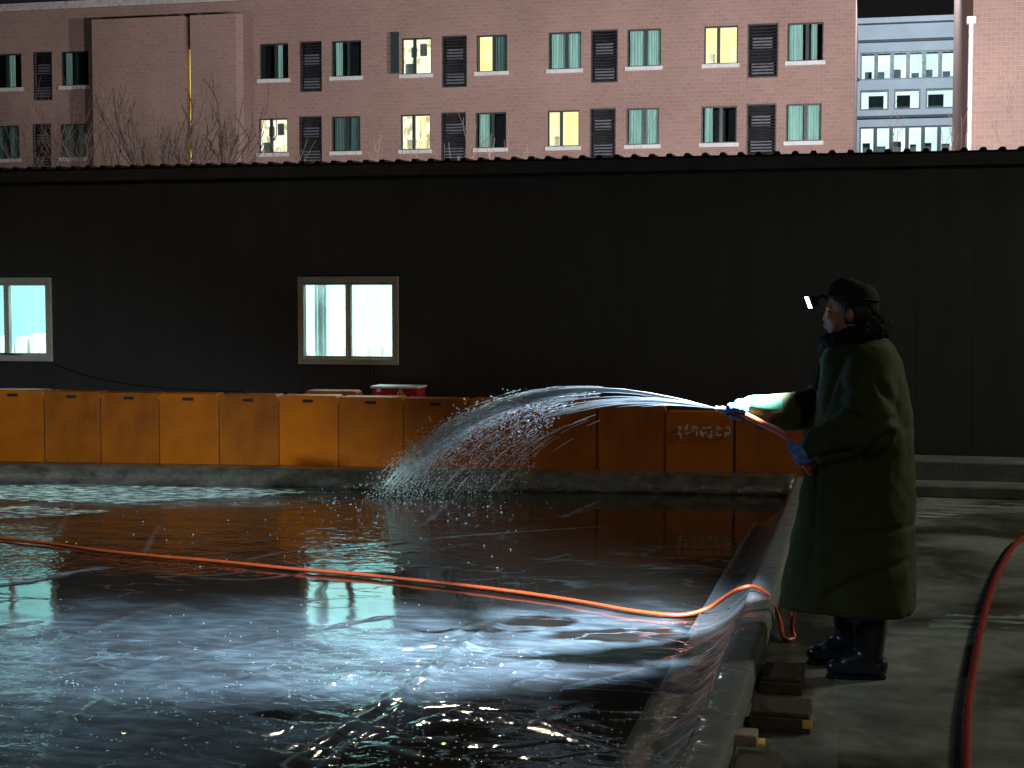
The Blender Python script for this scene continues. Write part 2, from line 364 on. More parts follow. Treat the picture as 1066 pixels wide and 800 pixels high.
# pixel position of every ground point (places folds, ripple zones and the frost with its painted light pool)
dx, dy, dz = GX, GY, -CH
den = dx*CF.x+dy*CF.y+dz*CF.z; den = np.where(den < .3, .3, den)
PX = 533+FP*(dx*CR.x+dy*CR.y)/den; PY = 400-FP*(dx*CU.x+dy*CU.y+dz*CU.z)/den
def gpts(px): return [on_z(x, y) for x, y in px]
def seg_d(pts):
    best = np.full(GX.shape, 1e9); par = np.zeros(GX.shape); n = len(pts)-1
    for i in range(n):
        a, b = pts[i], pts[i+1]; vx, vy = b.x-a.x, b.y-a.y; l2 = vx*vx+vy*vy
        t = np.clip(((GX-a.x)*vx+(GY-a.y)*vy)/l2, 0, 1)
        d = np.hypot(GX-a.x-t*vx, GY-a.y-t*vy); k = d < best
        best = np.where(k, d, best); par = np.where(k, (i+t)/n, par)
    return best, par
def smooth_pts(px, n=8):
    P = [Vector(p).to_2d() for p in px]; out = []
    for i in range(len(P)-1):
        p0, p1, p2, p3 = P[max(i-1, 0)], P[i], P[i+1], P[min(i+2, len(P)-1)]
        for k in range(n):
            t = k/n; out.append(.5*((2*p1)+(-p0+p2)*t+(2*p0-5*p1+4*p2-p3)*t*t+(-p0+3*p1-3*p2+p3)*t**3))
    out.append(P[-1]); return [(p.x, p.y) for p in out]
Z = np.zeros(GX.shape); frost_line = np.zeros(GX.shape)
ridges = [
 ([(296, 800), (345, 770), (395, 738), (440, 706), (480, 676), (530, 643)], .030, .035, .5),
 ([(322, 806), (366, 775), (410, 742), (452, 706), (490, 680)], .016, .015, .9),
 ([(-10, 740), (30, 744), (66, 752), (95, 763), (128, 768)], .032, .028, .8),
 ([(45, 768), (110, 777), (165, 778), (215, 770), (262, 763)], .026, .026, .8),
 ([(60, 762), (85, 746), (118, 728), (170, 724), (250, 712)], .020, .024, .8),
 ([(62, 704), (100, 714), (140, 720), (190, 722)], .018, .020, .8),
 ([(155, 738), (190, 742), (240, 750)], .016, .018, .9),
 ([(250, 748), (285, 752), (300, 758), (272, 768), (235, 770)], .018, .02, .8),
 ([(-5, 612), (40, 605), (85, 595), (118, 592)], .012, .03, .9),
 ([(255, 584), (300, 576), (380, 571), (440, 563), (520, 556), (640, 548)], .007, .02, .7),
 ([(150, 578), (165, 548)], .006, .012, .8),
 ([(440, 548), (452, 538), (470, 522)], .006, .02, .8),
 ([(585, 540), (625, 522)], .006, .02, .8),
 ([(30, 690), (70, 668), (140, 640), (190, 630)], .010, .025, .5),
 ([(130, 700), (260, 672), (340, 655), (410, 642)], .008, .02, .5),
 ([(395, 658), (450, 663), (520, 668), (600, 668)], .008, .02, .1),
 ([(60, 560), (75, 530), (88, 512)], .006, .02, .5),
 ([(330, 742), (400, 762), (470, 776)], .010, .02, .3),
 ([(180, 790), (240, 782), (300, 790), (345, 800)], .02, .03, .5),
 ([(470, 738), (560, 760), (640, 782), (700, 792)], .012, .02, .4),
 ([(505, 752), (540, 748), (590, 764), (640, 770)], .010, .02, .3),
 ([(588, 716), (640, 706), (700, 688), (740, 668)], .016, .03, .8),
 ([(520, 700), (600, 708), (680, 716)], .008, .02, .8),
 ([(0, 655), (40, 648)], .012, .03, .3)]
random.seed(41); crinkles = []
for i in range(64):
    x_, y_ = random.uniform(-10, 560), random.uniform(664, 792)
    L_ = random.uniform(30, 130); sl = random.choice([-.05, -.12, .08, .2, -.35, .02])
    crinkles.append(([(x_, y_), (x_+L_*.33, y_+sl*L_*.33+random.uniform(-4, 4)), (x_+L_*.66, y_+sl*L_*.66+random.uniform(-4, 4)), (x_+L_, y_+sl*L_)], random.uniform(.006, .014), random.uniform(.010, .02), random.uniform(.35, .9)))
for i in range(26):
    x_, y_ = random.uniform(-10, 760), random.uniform(516, 610); L_ = random.uniform(30, 160)
    crinkles.append(([(x_, y_), (x_+L_*.5, y_+random.uniform(-5, 3)), (x_+L_, y_-L_*random.uniform(-.02, .12))], .004, random.uniform(.01, .02), random.uniform(.1, .35)))
for px, h, wd, fl in ridges+crinkles:
    d, par = seg_d(gpts(smooth_pts(px)))
    wob = 1+.35*np.sin(GX*23+GY*17)+.2*np.sin(GX*51-GY*37)
    env = np.clip(np.minimum(par, 1-par)*8, 0, 1)**.7
    gs = np.exp(-(d/(wd*wob))**2)*env
    Z += .55*h*gs; frost_line = np.maximum(frost_line, fl*gs)
def sm(a, lo, hi): return np.clip((a-lo)/(hi-lo), 0, 1)**2*(3-2*np.clip((a-lo)/(hi-lo), 0, 1))
flat = GX.ravel(); flaty = GY.ravel()
nl = np.array([noise.noise(Vector((x*.9, y*1.3, 0))) for x, y in zip(flat, flaty)]).reshape(GX.shape)
nm = np.array([noise.noise(Vector((x*3.1+9, y*4.5, 2))) for x, y in zip(flat, flaty)]).reshape(GX.shape)
nh = np.array([noise.noise(Vector((x*9+3, y*12, 5))) for x, y in zip(flat, flaty)]).reshape(GX.shape)
nc_ = np.array([1-2*abs(noise.noise(Vector((x*4.2+3, y*7, 8)))) for x, y in zip(flat, flaty)]).reshape(GX.shape)
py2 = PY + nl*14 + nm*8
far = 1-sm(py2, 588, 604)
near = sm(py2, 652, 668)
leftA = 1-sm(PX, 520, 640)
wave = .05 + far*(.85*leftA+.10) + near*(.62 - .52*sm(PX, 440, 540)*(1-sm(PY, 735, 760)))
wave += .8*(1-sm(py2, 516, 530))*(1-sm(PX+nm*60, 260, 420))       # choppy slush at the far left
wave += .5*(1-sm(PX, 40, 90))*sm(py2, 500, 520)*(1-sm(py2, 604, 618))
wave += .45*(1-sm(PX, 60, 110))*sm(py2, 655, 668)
frost_light = .0*PX
frost_light += .75*sm(py2, 612, 660)*(1-sm(PX+nm*40, 690, 730))*(1-sm(PY+nl*25-np.clip((420-PX)*.35, -40, 110), 728, 770))  # frost, bounded so that it also paints the headlamp's pool of light
frost_light += 1.1*(1-sm(py2, 518, 530))*(1-sm(PX+nm*80, 270, 350))*(.5+1.0*sm(nh+nm, -.2, .5))
frost_light *= (.72+.30*nm+.25*sm(nc_, .55, .98)+.15*nh)
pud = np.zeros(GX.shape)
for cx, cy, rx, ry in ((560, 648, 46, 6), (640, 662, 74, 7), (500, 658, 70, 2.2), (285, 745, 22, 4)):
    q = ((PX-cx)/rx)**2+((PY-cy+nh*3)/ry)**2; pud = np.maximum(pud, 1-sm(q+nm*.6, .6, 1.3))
frost_light *= (1-.95*pud)
frost_light = np.clip(np.maximum(frost_light, .75*frost_line), 0, 1)
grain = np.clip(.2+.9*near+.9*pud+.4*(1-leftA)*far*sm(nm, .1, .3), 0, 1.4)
Z += wave*.004*nm + .002*near*nh + .004 + pud*.004*nh
Z = np.where((PX > -900) & (den > .31), Z, .004)
V = np.stack([GX, GY, Z], -1).reshape(-1, 3)
idx = np.arange(NX*NY).reshape(NY, NX)
Fq = np.stack([idx[:-1, :-1], idx[:-1, 1:], idx[1:, 1:], idx[1:, :-1]], -1).reshape(-1, 4)
me = bpy.data.meshes.new('ice'); me.from_pydata(V.tolist(), [], Fq.tolist()); me.update()
me.polygons.foreach_set('use_smooth', [True]*len(me.polygons))
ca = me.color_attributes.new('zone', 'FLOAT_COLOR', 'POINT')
ca.data.foreach_set('color', np.stack([wave, frost_light, grain, np.ones_like(wave)], -1).reshape(-1).astype(np.float32))
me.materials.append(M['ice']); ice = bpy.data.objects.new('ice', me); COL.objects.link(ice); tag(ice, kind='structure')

yd = MB()
yd.quad((-.555, -6, 0), (30, -6, 0), (30, 20, 0), (-.555, 13.3, 0))
tag(yd.build('paved_yard', M['yard']), kind='structure')

def film(outline, name, mat='painted_light', z=.004):
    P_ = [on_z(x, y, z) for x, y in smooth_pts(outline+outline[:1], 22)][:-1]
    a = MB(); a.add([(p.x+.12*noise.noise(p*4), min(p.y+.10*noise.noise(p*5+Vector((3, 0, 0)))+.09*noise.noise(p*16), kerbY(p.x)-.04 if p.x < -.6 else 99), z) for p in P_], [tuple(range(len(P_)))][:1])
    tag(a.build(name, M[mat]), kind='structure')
film([(-60, 507), (60, 506), (170, 507), (310, 511), (270, 516), (180, 521), (90, 523), (0, 520), (-60, 520)], 'slush', 'slush', .018)
film([(-60, 528), (10, 527), (70, 529), (112, 532), (60, 537), (-60, 541)], 'slush', 'slush', .018)
film([(930, 530), (990, 526), (1066, 524), (1130, 522), (1130, 533), (1040, 534), (985, 539), (940, 543)], 'light_streak')  # this sheet and the next paint light raking across the yard
film([(950, 651), (985, 645), (1030, 641), (1080, 640), (1080, 650), (1030, 653), (980, 655)], 'light_streak')
# ------------------------------------------------------------------ far kerb wrapped in film
def kpt(x, off, z): return Vector((x, kerbY(x)+off, z))
kb = thing('rink_kerb', 'low kerb wrapped in grey plastic film running below the orange barriers', 'kerb', (-4, 12.5, 0))
k = MB(); rr = []
for i in range(300):
    x = -20 + i*(19.43/299)
    j = lambda s, a=.012: a*noise.noise(Vector((x*4, s, 3)))+a*.5*noise.noise(Vector((x*15, s, 7)))
    rr.append([kpt(x, .0+j(1), -.03), kpt(x, -.02+j(2), .03+j(3)), kpt(x, .01+j(4, .02), .09), kpt(x, .05+j(5), .152+j(6, .01)), kpt(x, .2, .16+j(8)), kpt(x, .40, .15), kpt(x, .42, -.03)])
k.loft(rr); k.build('film_cover', M['film_grey'], kb, smooth=True)
kc = MB(); kc.add([kpt(-20, .03, -.04), kpt(-.59, .03, -.04), kpt(-.59, .38, -.04), kpt(-20, .38, -.04), kpt(-20, .05, .13), kpt(-.59, .05, .13), kpt(-.59, .36, .13), kpt(-20, .36, .13)],
   [(0, 1, 5, 4), (1, 2, 6, 5), (2, 3, 7, 6), (3, 0, 4, 7), (4, 5, 6, 7), (3, 2, 1, 0)])
kc.build('kerb_core', M['concrete'], kb)
# faded red painted marks on the kerb film
mk = MB()
for cx in (520, 530, 541):
    p = on_Y(cx, 501, kerbY(-3)-.035)
    for q in range(4):
        a = p+Vector((random.uniform(-.03, .03), 0, random.uniform(-.025, .03)))
        mk.box(a.x-.006, a.x+.02*random.random()+.004, a.y-.004, a.y, a.z-.012, a.z+.012)
mk.build('faded_marks', M['faded_red'], kb)
k2 = thing('step_kerb', 'dark concrete step at the shed foot behind the standing man', 'kerb', (2, 13, 0))
a = MB(); a.box(-.7, 14, 12.95, 13.35, 0, .10); a.build('lower_step', M['concrete'], k2, bevel=.015)
a = MB(); a.box(-.7, 14, 13.352, 13.85, 0, .26); a.build('upper_step', M['concrete'], k2, bevel=.015)

# ------------------------------------------------------------------ orange barriers
edges = [-17, 45, 104, 165, 227.5, 290, 352, 420, 487, 553, 622, 693, 765, 838]
tops = [406, 407.5, 409, 410, 411, 412, 413.5, 415, 415.5, 416.5, 421, 429, 431]
ords = ['leftmost', 'second', 'third', 'fourth', 'fifth', 'sixth', 'seventh', 'eighth', 'ninth', 'tenth', 'eleventh', 'twelfth', 'thirteenth']
def barrier(x0, x1, y0, ztop, zb, i, label):
    t = thing('water_barrier', label, 'barrier', ((x0+x1)/2, y0, zb), 'orange barriers lined up behind the kerb')
    g0 = .003; W = (x1-x0)/2-g0; cx = (x0+x1)/2; H = ztop-zb; lean = random.uniform(-.008, .008)
    def prof(inset, cr):                # outline with rounded upper corners and a carrying slot notch
        pts = [(-W+inset, 0), (W-inset, 0)]
        for k in range(7):
            an = math.pi/2*k/6; pts.append((W-inset-cr+cr*math.cos(an), H-inset*.6-cr+cr*math.sin(an)))
        for k in range(7):
            an = math.pi/2+math.pi/2*k/6; pts.append((-W+inset+cr+cr*math.cos(an), H-inset*.6-cr+cr*math.sin(an)))
        return pts
    rings = []
    for off, ins, cr in ((.055, .03, .04), (.012, .012, .045), (0, .022, .05)):
        pass
    seq = [(.012, .016, .05), (0, .0, .045), (.002, .0, .045), (.24, .0, .045), (.25, .014, .05)]
    rings = []
    for off, ins, cr in ((-.0, .007, .045), (.005, .002, .045), (.03, 0, .045), (.22, 0, .045), (.245, .006, .045), (.25, .02, .05)):
        rings.append([Vector((cx+px_+lean*pz, y0+off, zb+pz)) for px_, pz in prof(ins, cr)])
    b = MB(); b.loft(rings)
    body = b.build('body', M[['orange', 'orange_b', 'orange_b', 'orange', 'orange_b', 'orange_c', 'orange', 'orange_b', 'orange', 'orange_b', 'orange_b', 'orange', 'orange_b'][i]], t)
    s = MB(); sw = .046 if i % 3 else .05
    if i < 10:
        s.box(cx-sw, cx+sw, y0-.008, y0+.02, zb+H-.062, zb+H-.035); s.build('handle_slot', M['slot'], t, bevel=.004)
    t.rotation_euler = (0, 0, math.atan2(KB.y-KA.y, KB.x-KA.x))
    c = MB(); c.box(x1-.004-g0, x1+.001-g0, y0-.002, y0+.006, zb+.05, zb+H-.06); c.build('coupling_edge', M['slot'], t)
    return t
BY = 0.47
for i in range(13):
    xm = (edges[i]+edges[i+1])/2
    y0 = kerbY(on_Y(xm, 440, 13).x)+BY
    x0 = on_Y(edges[i], 440, y0).x; x1 = on_Y(edges[i+1], 440, y0).x
    zt = on_Y(xm, tops[i], y0).z
    extra = {0: 'cut by the left edge of the photo', 5: 'below the right-hand shed window, brighter than its neighbours', 6: 'with the red box behind its right end', 11: 'with faded pale lettering near its top', 12: 'partly behind the man with the hose', 8: 'with falling water in front', 7: 'just right of the red box'}.get(i, 'counted from the left in the row')
    barrier(x0, x1, y0, zt, .0, i, f'orange plastic barrier, {ords[i]} from the left, {extra}')
    if i == 11:
        # worn, unreadable pale lettering
        tt = [o for o in COL.objects if o.name.startswith('water_barrier')][-1]
        mkb = MB(); p0 = on_Y(703, 449, y0-.02); 
        for q in range(7):
            cx = p0.x+.03+q*.068
            for s_ in range(5):
                if s_ == 2 and q in (1, 3): continue
                ax = cx+random.uniform(-.026, .02); az = p0.z+random.uniform(-.045, .04)
                if s_ % 2: mkb.box(ax, ax+.012, y0-.0135, y0-.0095, az-.02, az+.022)
                else: mkb.box(ax-.01, ax+.026, y0-.0139, y0-.0097, az-.005, az+.006)
        mkb.build('faded_lettering', M['faded'], tt)
for i in range(7):   # continuation of the row beyond the left of the frame
    pass
y1 = kerbY(-5)+1.0
barrier(on_Y(316, 412, y1).x, on_Y(371, 412, y1).x, y1, on_Y(340, 407, y1).z, 0, 4, 'orange plastic barrier standing behind the row, only its top showing below the window')
# red box
rb = on_Y(413, 410, 13.55); bx0 = on_Y(390, 410, 13.5).x; bx1 = on_Y(437, 410, 13.5).x; bz = on_Y(413, 402, 13.5).z
t = thing('fire_box', 'red metal box with white lid and warning triangle behind the orange barriers', 'box', ((bx0+bx1)/2, 13.6, 0))
a = MB(); a.box(bx0, bx1, 13.42, 13.68, 0, bz-.02); a.build('body', M['red'], t, bevel=.006)
a = MB(); a.box(bx0-.012, bx1+.012, 13.405, 13.7, bz-.018, bz+.002); a.build('lid', M['white'], t, bevel=.004)
tc_ = on_Y(417, 409.5, 13.42)
a = MB(); 
for (p, q) in (((-.04, -.035), (.04, -.035)), ((.04, -.035), (0, .04)), ((0, .04), (-.04, -.035))):
    a.tube([(tc_.x+p[0], 13.415, tc_.z+p[1]), (tc_.x+q[0], 13.415, tc_.z+q[1])], .006, 6)
a.box(tc_.x-.004, tc_.x+.004, 13.412, 13.418, tc_.z-.02, tc_.z+.015)
a.build('warning_triangle', M['yellowmark'], t)
tb = on_Y(394, 406, 13.42); a = MB(); a.box(tb.x-.015, tb.x+.022, 13.413, 13.419, tb.z-.02, tb.z+.015); a.build('sticker', M['white'], t)

# ------------------------------------------------------------------ shed
YW = 13.9
def wall_holes(mb, x0, x1, z0, z1, Y, holes, depth, mi=0, mr=0):
    X = sorted(set([x0, x1]+[h[0] for h in holes]+[h[1] for h in holes])); Zs = sorted(set([z0, z1]+[h[2] for h in holes]+[h[3] for h in holes]))
    for i in range(len(X)-1):
        for j in range(len(Zs)-1):
            cx, cz = (X[i]+X[i+1])/2, (Zs[j]+Zs[j+1])/2
            if any(h[0] < cx < h[1] and h[2] < cz < h[3] for h in holes): continue
            mb.quad((X[i], Y, Zs[j]), (X[i+1], Y, Zs[j]), (X[i+1], Y, Zs[j+1]), (X[i], Y, Zs[j+1]), mi)
    for a_, b_, c_, d_ in holes:
        mb.quad((a_, Y, c_), (b_, Y, c_), (b_, Y+depth, c_), (a_, Y+depth, c_), mr); mb.quad((a_, Y, d_), (a_, Y+depth, d_), (b_, Y+depth, d_), (b_, Y, d_), mr)
        mb.quad((a_, Y, c_), (a_, Y+depth, c_), (a_, Y+depth, d_), (a_, Y, d_), mr); mb.quad((b_, Y, c_), (b_, Y, d_), (b_, Y+depth, d_), (b_, Y+depth, c_), mr)
zt = on_Y(533, 166, YW).z; zw0 = on_Y(360, 376.5, YW).z; zw1 = on_Y(360, 291.5, YW).z
w2 = (on_Y(314, 330, YW).x, on_Y(412, 330, YW).x); w1r = on_Y(51.5, 330, YW).x; w1 = (w1r-(w2[1]-w2[0]), w1r)
shed = thing('site_shed', 'long low dark metal shed with corrugated roof edge and two bright windows', 'shed', (-3, YW, 0))
SX0, SX1 = -26, 16
holes = [(w1[0], w1[1], zw0, zw1), (w2[0], w2[1], zw0, zw1)]
a = MB(); wall_holes(a, SX0, SX1, -.05, zt-.04, YW, holes, .07)
a.quad((SX0, YW, -.05), (SX0, YW, zt), (SX0, YW+6, zt+.2), (SX0, YW+6, -.05)); a.quad((SX1, YW, -.05), (SX1, YW+6, -.05), (SX1, YW+6, zt+.2), (SX1, YW, zt))
a.quad((SX0, YW+6, -.05), (SX0, YW+6, zt+.2), (SX1, YW+6, zt+.2), (SX1, YW+6, -.05))
# shallow vertical ribs of the sandwich panels
x = SX0+.3
while x < SX1:
    segs = [(-.05, zt-.05)]
    for h in holes:
        if h[0]-.06 < x < h[1]+.06: segs = [(-.05, zw0-.06), (zw1+.1, zt-.05)]
    for z0_, z1_ in segs: a.box(x-.0025, x+.0025, YW-.0012, YW+.002, z0_, z1_)
    x += .475
a.build('wall', M['shed'], shed)
# roof sheet: trapezoid ribs running back from the eave
a = MB(); per = .158; n = int((SX1-SX0+.4)/per); pr = []
for i in range(n):
    xb = SX0-.2+i*per
    pr += [(xb, 0), (xb+.092, 0), (xb+.107, .026), (xb+.143, .026)]
pr.append((SX0-.2+n*per, 0))
def rz(y): return zt-.015+(y-(YW-.14))*.02
rows = [[Vector((x_, y_, rz(y_)+z_)) for x_, z_ in pr] for y_ in (YW-.14, YW+3, YW+6.2)]
low = [Vector((x_, YW-.14, rz(YW-.14)+z_-.006)) for x_, z_ in pr]
nn = len(pr)
a.add([p for r_ in rows for p in r_]+low, [(j*nn+i, j*nn+i+1, (j+1)*nn+i+1, (j+1)*nn+i) for j in range(2) for i in range(nn-1)]+[(3*nn+i, 3*nn+i+1, i+1, i) for i in range(nn-1)])
a.build('roof', M['shedroof'], shed)
a = MB(); a.box(SX0, SX1, YW-.10, YW-.004, zt-.135, zt-.028);  a.build('eave_trim', M['shedroof'], shed)
# room inside
rm = MB(); Y0, Y1, Zc = YW+.075, YW+3.0, 2.55
rm.quad((-12, Y1, -.02), (4, Y1, -.02), (4, Y1, Zc), (-12, Y1, Zc)); rm.quad((-12, Y0, 0), (4, Y0, 0), (4, Y1, 0), (-12, Y1, 0))
rm.quad((-12, Y0, Zc), (-12, Y1, Zc), (4, Y1, Zc), (4, Y0, Zc)); rm.quad((-12, Y0, 0), (-12, Y1, 0), (-12, Y1, Zc), (-12, Y0, Zc)); rm.quad((4, Y0, 0), (4, Y0, Zc), (4, Y1, Zc), (4, Y1, 0))
wall_holes(rm, -12, 4, 0, Zc, Y0, holes, .0)
rm.build('room_lining', M['room'], shed)
def shed_window(xa, xb, sash):
    f = MB(); t_ = .045; y0, y1 = YW-.03, YW+.05
    f.box(xa-.03, xb+.03, y0, y1, zw1-.03, zw1+.03); f.box(xa-.03, xb+.03, y0, y1, zw0-.03, zw0+.03)
    f.box(xa-.03, xa+.03, y0+.001, y1, zw0+.03, zw1-.03); f.box(xb-.03, xb+.03, y0+.001, y1, zw0+.03, zw1-.03)
    xm = (xa+xb)/2+sash
    win = f.build('window', M['alu'], shed, bevel=.004)
    s = MB(); s.box(xm-.024, xm-.004, y0+.012, y1-.01, zw0+.03, zw1-.03); s.box(xm+.002, xm+.026, y0+.022, y1-.004, zw0+.03, zw1-.03)
    for q0, q1 in ((xa+.03, xm-.024), (xm+.026, xb-.03)):
        s.box(q0, q1, y0+.02, y1-.012, zw0+.03, zw0+.052); s.box(q0, q1, y0+.02, y1-.012, zw1-.05, zw1-.03)
    s.build('sash', M['alu'], win, bevel=.002)
    for q0, q1, yy in ((xa+.03, xm-.014, .03), (xm+.014, xb-.03, .036)):
        p = MB(); p.box(q0, q1, YW+yy-.012, YW+yy-.008, zw0+.04, zw1-.04); p.build('pane', M['pane'], win)
    h = MB(); h.box(xa-.06, xb+.07, YW-.03, YW-.003, zw1+.048, zw1+.056); h.build('drip_strip', M['darkband'], win)
    return win
shed_window(*w1, .0); shed_window(*w2, .0)
def cyl_room(x, y, z0, z1, r): pass
# shelf and cartons inside, seen through the glass
sh = thing('storage_shelf', 'pale shelf unit inside the shed seen through the bright windows', 'shelf', (-6, YW+1.6, 0))
a = MB(); a.box(-9.6, -3.2, YW+1.35, YW+1.75, .96, 1.0); a.box(-9.6, -3.2, YW+1.35, YW+1.75, .4, .43)
a.build('board', M['shelf'], sh)
for x in (-9.5, -7.8, -6.1, -4.4, -3.3): a = MB(); a.box(x-.02, x+.02, YW+1.37, YW+1.73, 0, .958); a.build('upright', M['shelf'], sh)
random.seed(3); x = -9.45; ci = None
while x < -3.4:
    wd = random.uniform(.07, .13); hg = random.uniform(.10, .30)
    a = MB(); y = YW+1.42+random.uniform(0, .08)
    a.box(x, x+wd, y, y+.2, 1.001, 1.0+hg)
    o = a.build('carton', M['carton'] if random.random() < .7 else M['shelf'], bevel=.004)
    tag(o, 'pale carton standing in the row behind the shed window glass', 'carton', 'pale cartons on the shelf inside the shed')
    x += wd+random.uniform(.008, .07)
for cx in (-7.9, -4.85):
    area('shed_tube_light', (cx, YW+1.1, 2.5), (cx, YW+1.4, 0), 100, (.80, 1, .97), 1.8, .5)
# white strip curtain near left pane edge
a = MB(); pts = [(w2[0]+.05+.02*i, YW+.22+.012*math.sin(i*2.2)) for i in range(7)]
for i in range(6): a.quad((pts[i][0], pts[i][1], zw0-.1), (pts[i+1][0], pts[i+1][1], zw0-.1), (pts[i+1][0], pts[i+1][1], zw1+.1), (pts[i][0], pts[i][1], zw1+.1))
tag(a.build('curtain', M['white'], smooth=True), 'narrow white curtain gathered at the left of the right-hand shed window', 'curtain')
# cables on the shed wall
def cat(px, Y, n=8):
    return [on_Y(x, y, Y) for x, y in smooth_pts(px, n)]
a = MB(); a.tube(cat([(-30, 366), (0, 368), (28, 371), (50, 377), (85, 389), (130, 399), (190, 405), (260, 408)], YW-.02), .008, 6)
tag(a.build('sagging_cable', M['cable'], smooth=True), 'thin black cable sagging along the dark shed wall from the left window', 'cable')
a = MB(); a.tube(cat([(372, 378), (383, 380), (387, 388), (387, 412)], YW-.02), .008, 6)
tag(a.build('window_cable', M['cable'], smooth=True), 'short black cable dropping from the right-hand window to the red box', 'cable')

# ------------------------------------------------------------------ brick building
YB = 58.0
bb = thing('brick_building', 'salmon brick apartment block behind the shed with paired windows and dark louvres', 'building', (-20, YB, 0))
def wx(x, y=90, Y=YB): return on_Y(x, y, Y).x
ZU0, ZU1, ZL0, ZL1 = 10.25, 11.65, 7.33, 8.70
LU0, LU1, LL0, LL1 = 9.70, 11.68, 6.84, 8.74
upper = [(-13, 22, 'dark1'), (63, 92, 'dark2'), (270, 300, 'dark1'), (345, 376, 'dark2'), (418, 449, 'white'), (496, 528, 'half'), (571, 605, 'teal'), (653, 688, 'teal'), (733, 768, 'yellow'), (819.5, 857, 'teal1')]
lowr = [(-13, 20, 'dim'), (62, 91, 'dim'), (269, 299, 'white'), (345, 375, 'dim'), (417, 448, 'white2'), (495, 527, 'teal2'), (570, 603, 'yellow'), (652, 686, 'teal'), (730, 767, 'dark2'), (818, 855, 'teal')]
louv_u = [(34, 54), (312, 335), (460, 486), (615, 643), (778, 810)]
louv_l = [(33, 53), (311, 335), (459, 485), (614, 641), (777, 808)]
holes = []; wins = []; lvs = []
for (a_, b_, k_) in upper: h = (wx(a_, 60), wx(b_, 60), ZU0, ZU1); holes.append(h); wins.append((h, k_))
for (a_, b_, k_) in lowr: h = (wx(a_, 140), wx(b_, 140), ZL0, ZL1); holes.append(h); wins.append((h, k_))
for (a_, b_) in louv_u: h = (wx(a_, 70), wx(b_, 70), LU0, LU1); holes.append(h); lvs.append(h)
for (a_, b_) in louv_l: h = (wx(a_, 140), wx(b_, 140), LL0, LL1); holes.append(h); lvs.append(h)
BX0, BX1 = -52.0, wx(889.5, 80); ZTOP = 13.36
a = MB(); wall_holes(a, BX0, BX1, -.05, ZTOP, YB, holes, .3)
a.quad((BX1, YB, -.05), (BX1, YB+14, -.05), (BX1, YB+14, ZTOP), (BX1, YB, ZTOP)); a.quad((BX0, YB, -.05), (BX0, YB, ZTOP), (BX0, YB+14, ZTOP), (BX0, YB+14, -.05))
a.quad((BX0, YB+14, -.05), (BX0, YB+14, ZTOP), (BX1, YB+14, ZTOP), (BX1, YB+14, -.05)); a.quad((BX0, YB, ZTOP), (BX1, YB, ZTOP), (BX1, YB+14, ZTOP), (BX0, YB+14, ZTOP))
a.build('wall', M['brick'], bb)
a = MB(); a.box(BX0, BX1+.1, YB-.18, YB+.3, ZTOP+.002, ZTOP+.3); a.build('coping', M['coping'], bb)
# windowless stair tower (two blocks and a lit slot)
tx = [wx(96.5, 90, YB-1.2), wx(192.5, 90, YB-1.2), wx(198.5, 90, YB-1.2), wx(251.5, 90, YB-1.2)]
zt_ = on_Y(170, 17.5, YB-1.2).z
a = MB(); a.box(tx[0], tx[1], YB-1.2, YB-.003, -.04, zt_); a.box(tx[2], tx[3]-.22, YB-1.2, YB-.003, -.04, zt_)
a.add([(tx[3]-.22, YB-1.2, -.04), (tx[3], YB-1.0, -.04), (tx[3], YB-.003, -.04), (tx[3]-.22, YB-.003, -.04), (tx[3]-.22, YB-1.2, zt_), (tx[3], YB-1.0, zt_), (tx[3], YB-.003, zt_), (tx[3]-.22, YB-.003, zt_)], [(0, 1, 5, 4), (1, 2, 6, 5), (4, 5, 6, 7), (2, 3, 7, 6)])
a.build('stair_tower', M['brick'], bb)
a = MB(); a.box(tx[1]+.01, tx[2]-.01, YB-.75, YB-.7, 0, 11.4); a.build('slot_window', M['strip'], bb)
def curtain_mesh(x0, x1, z0, z1, y, folds=7, amp=.03):
    c = MB(); n = folds*6; P_ = []
    for i in range(n+1):
        u = i/n; P_.append((x0+(x1-x0)*u, y+amp*math.sin(u*folds*2*math.pi+.7*math.sin(u*9))))
    for i in range(n): c.quad((P_[i][0], P_[i][1], z0), (P_[i+1][0], P_[i+1][1], z0), (P_[i+1][0], P_[i+1][1], z1), (P_[i][0], P_[i][1], z1))
    return c
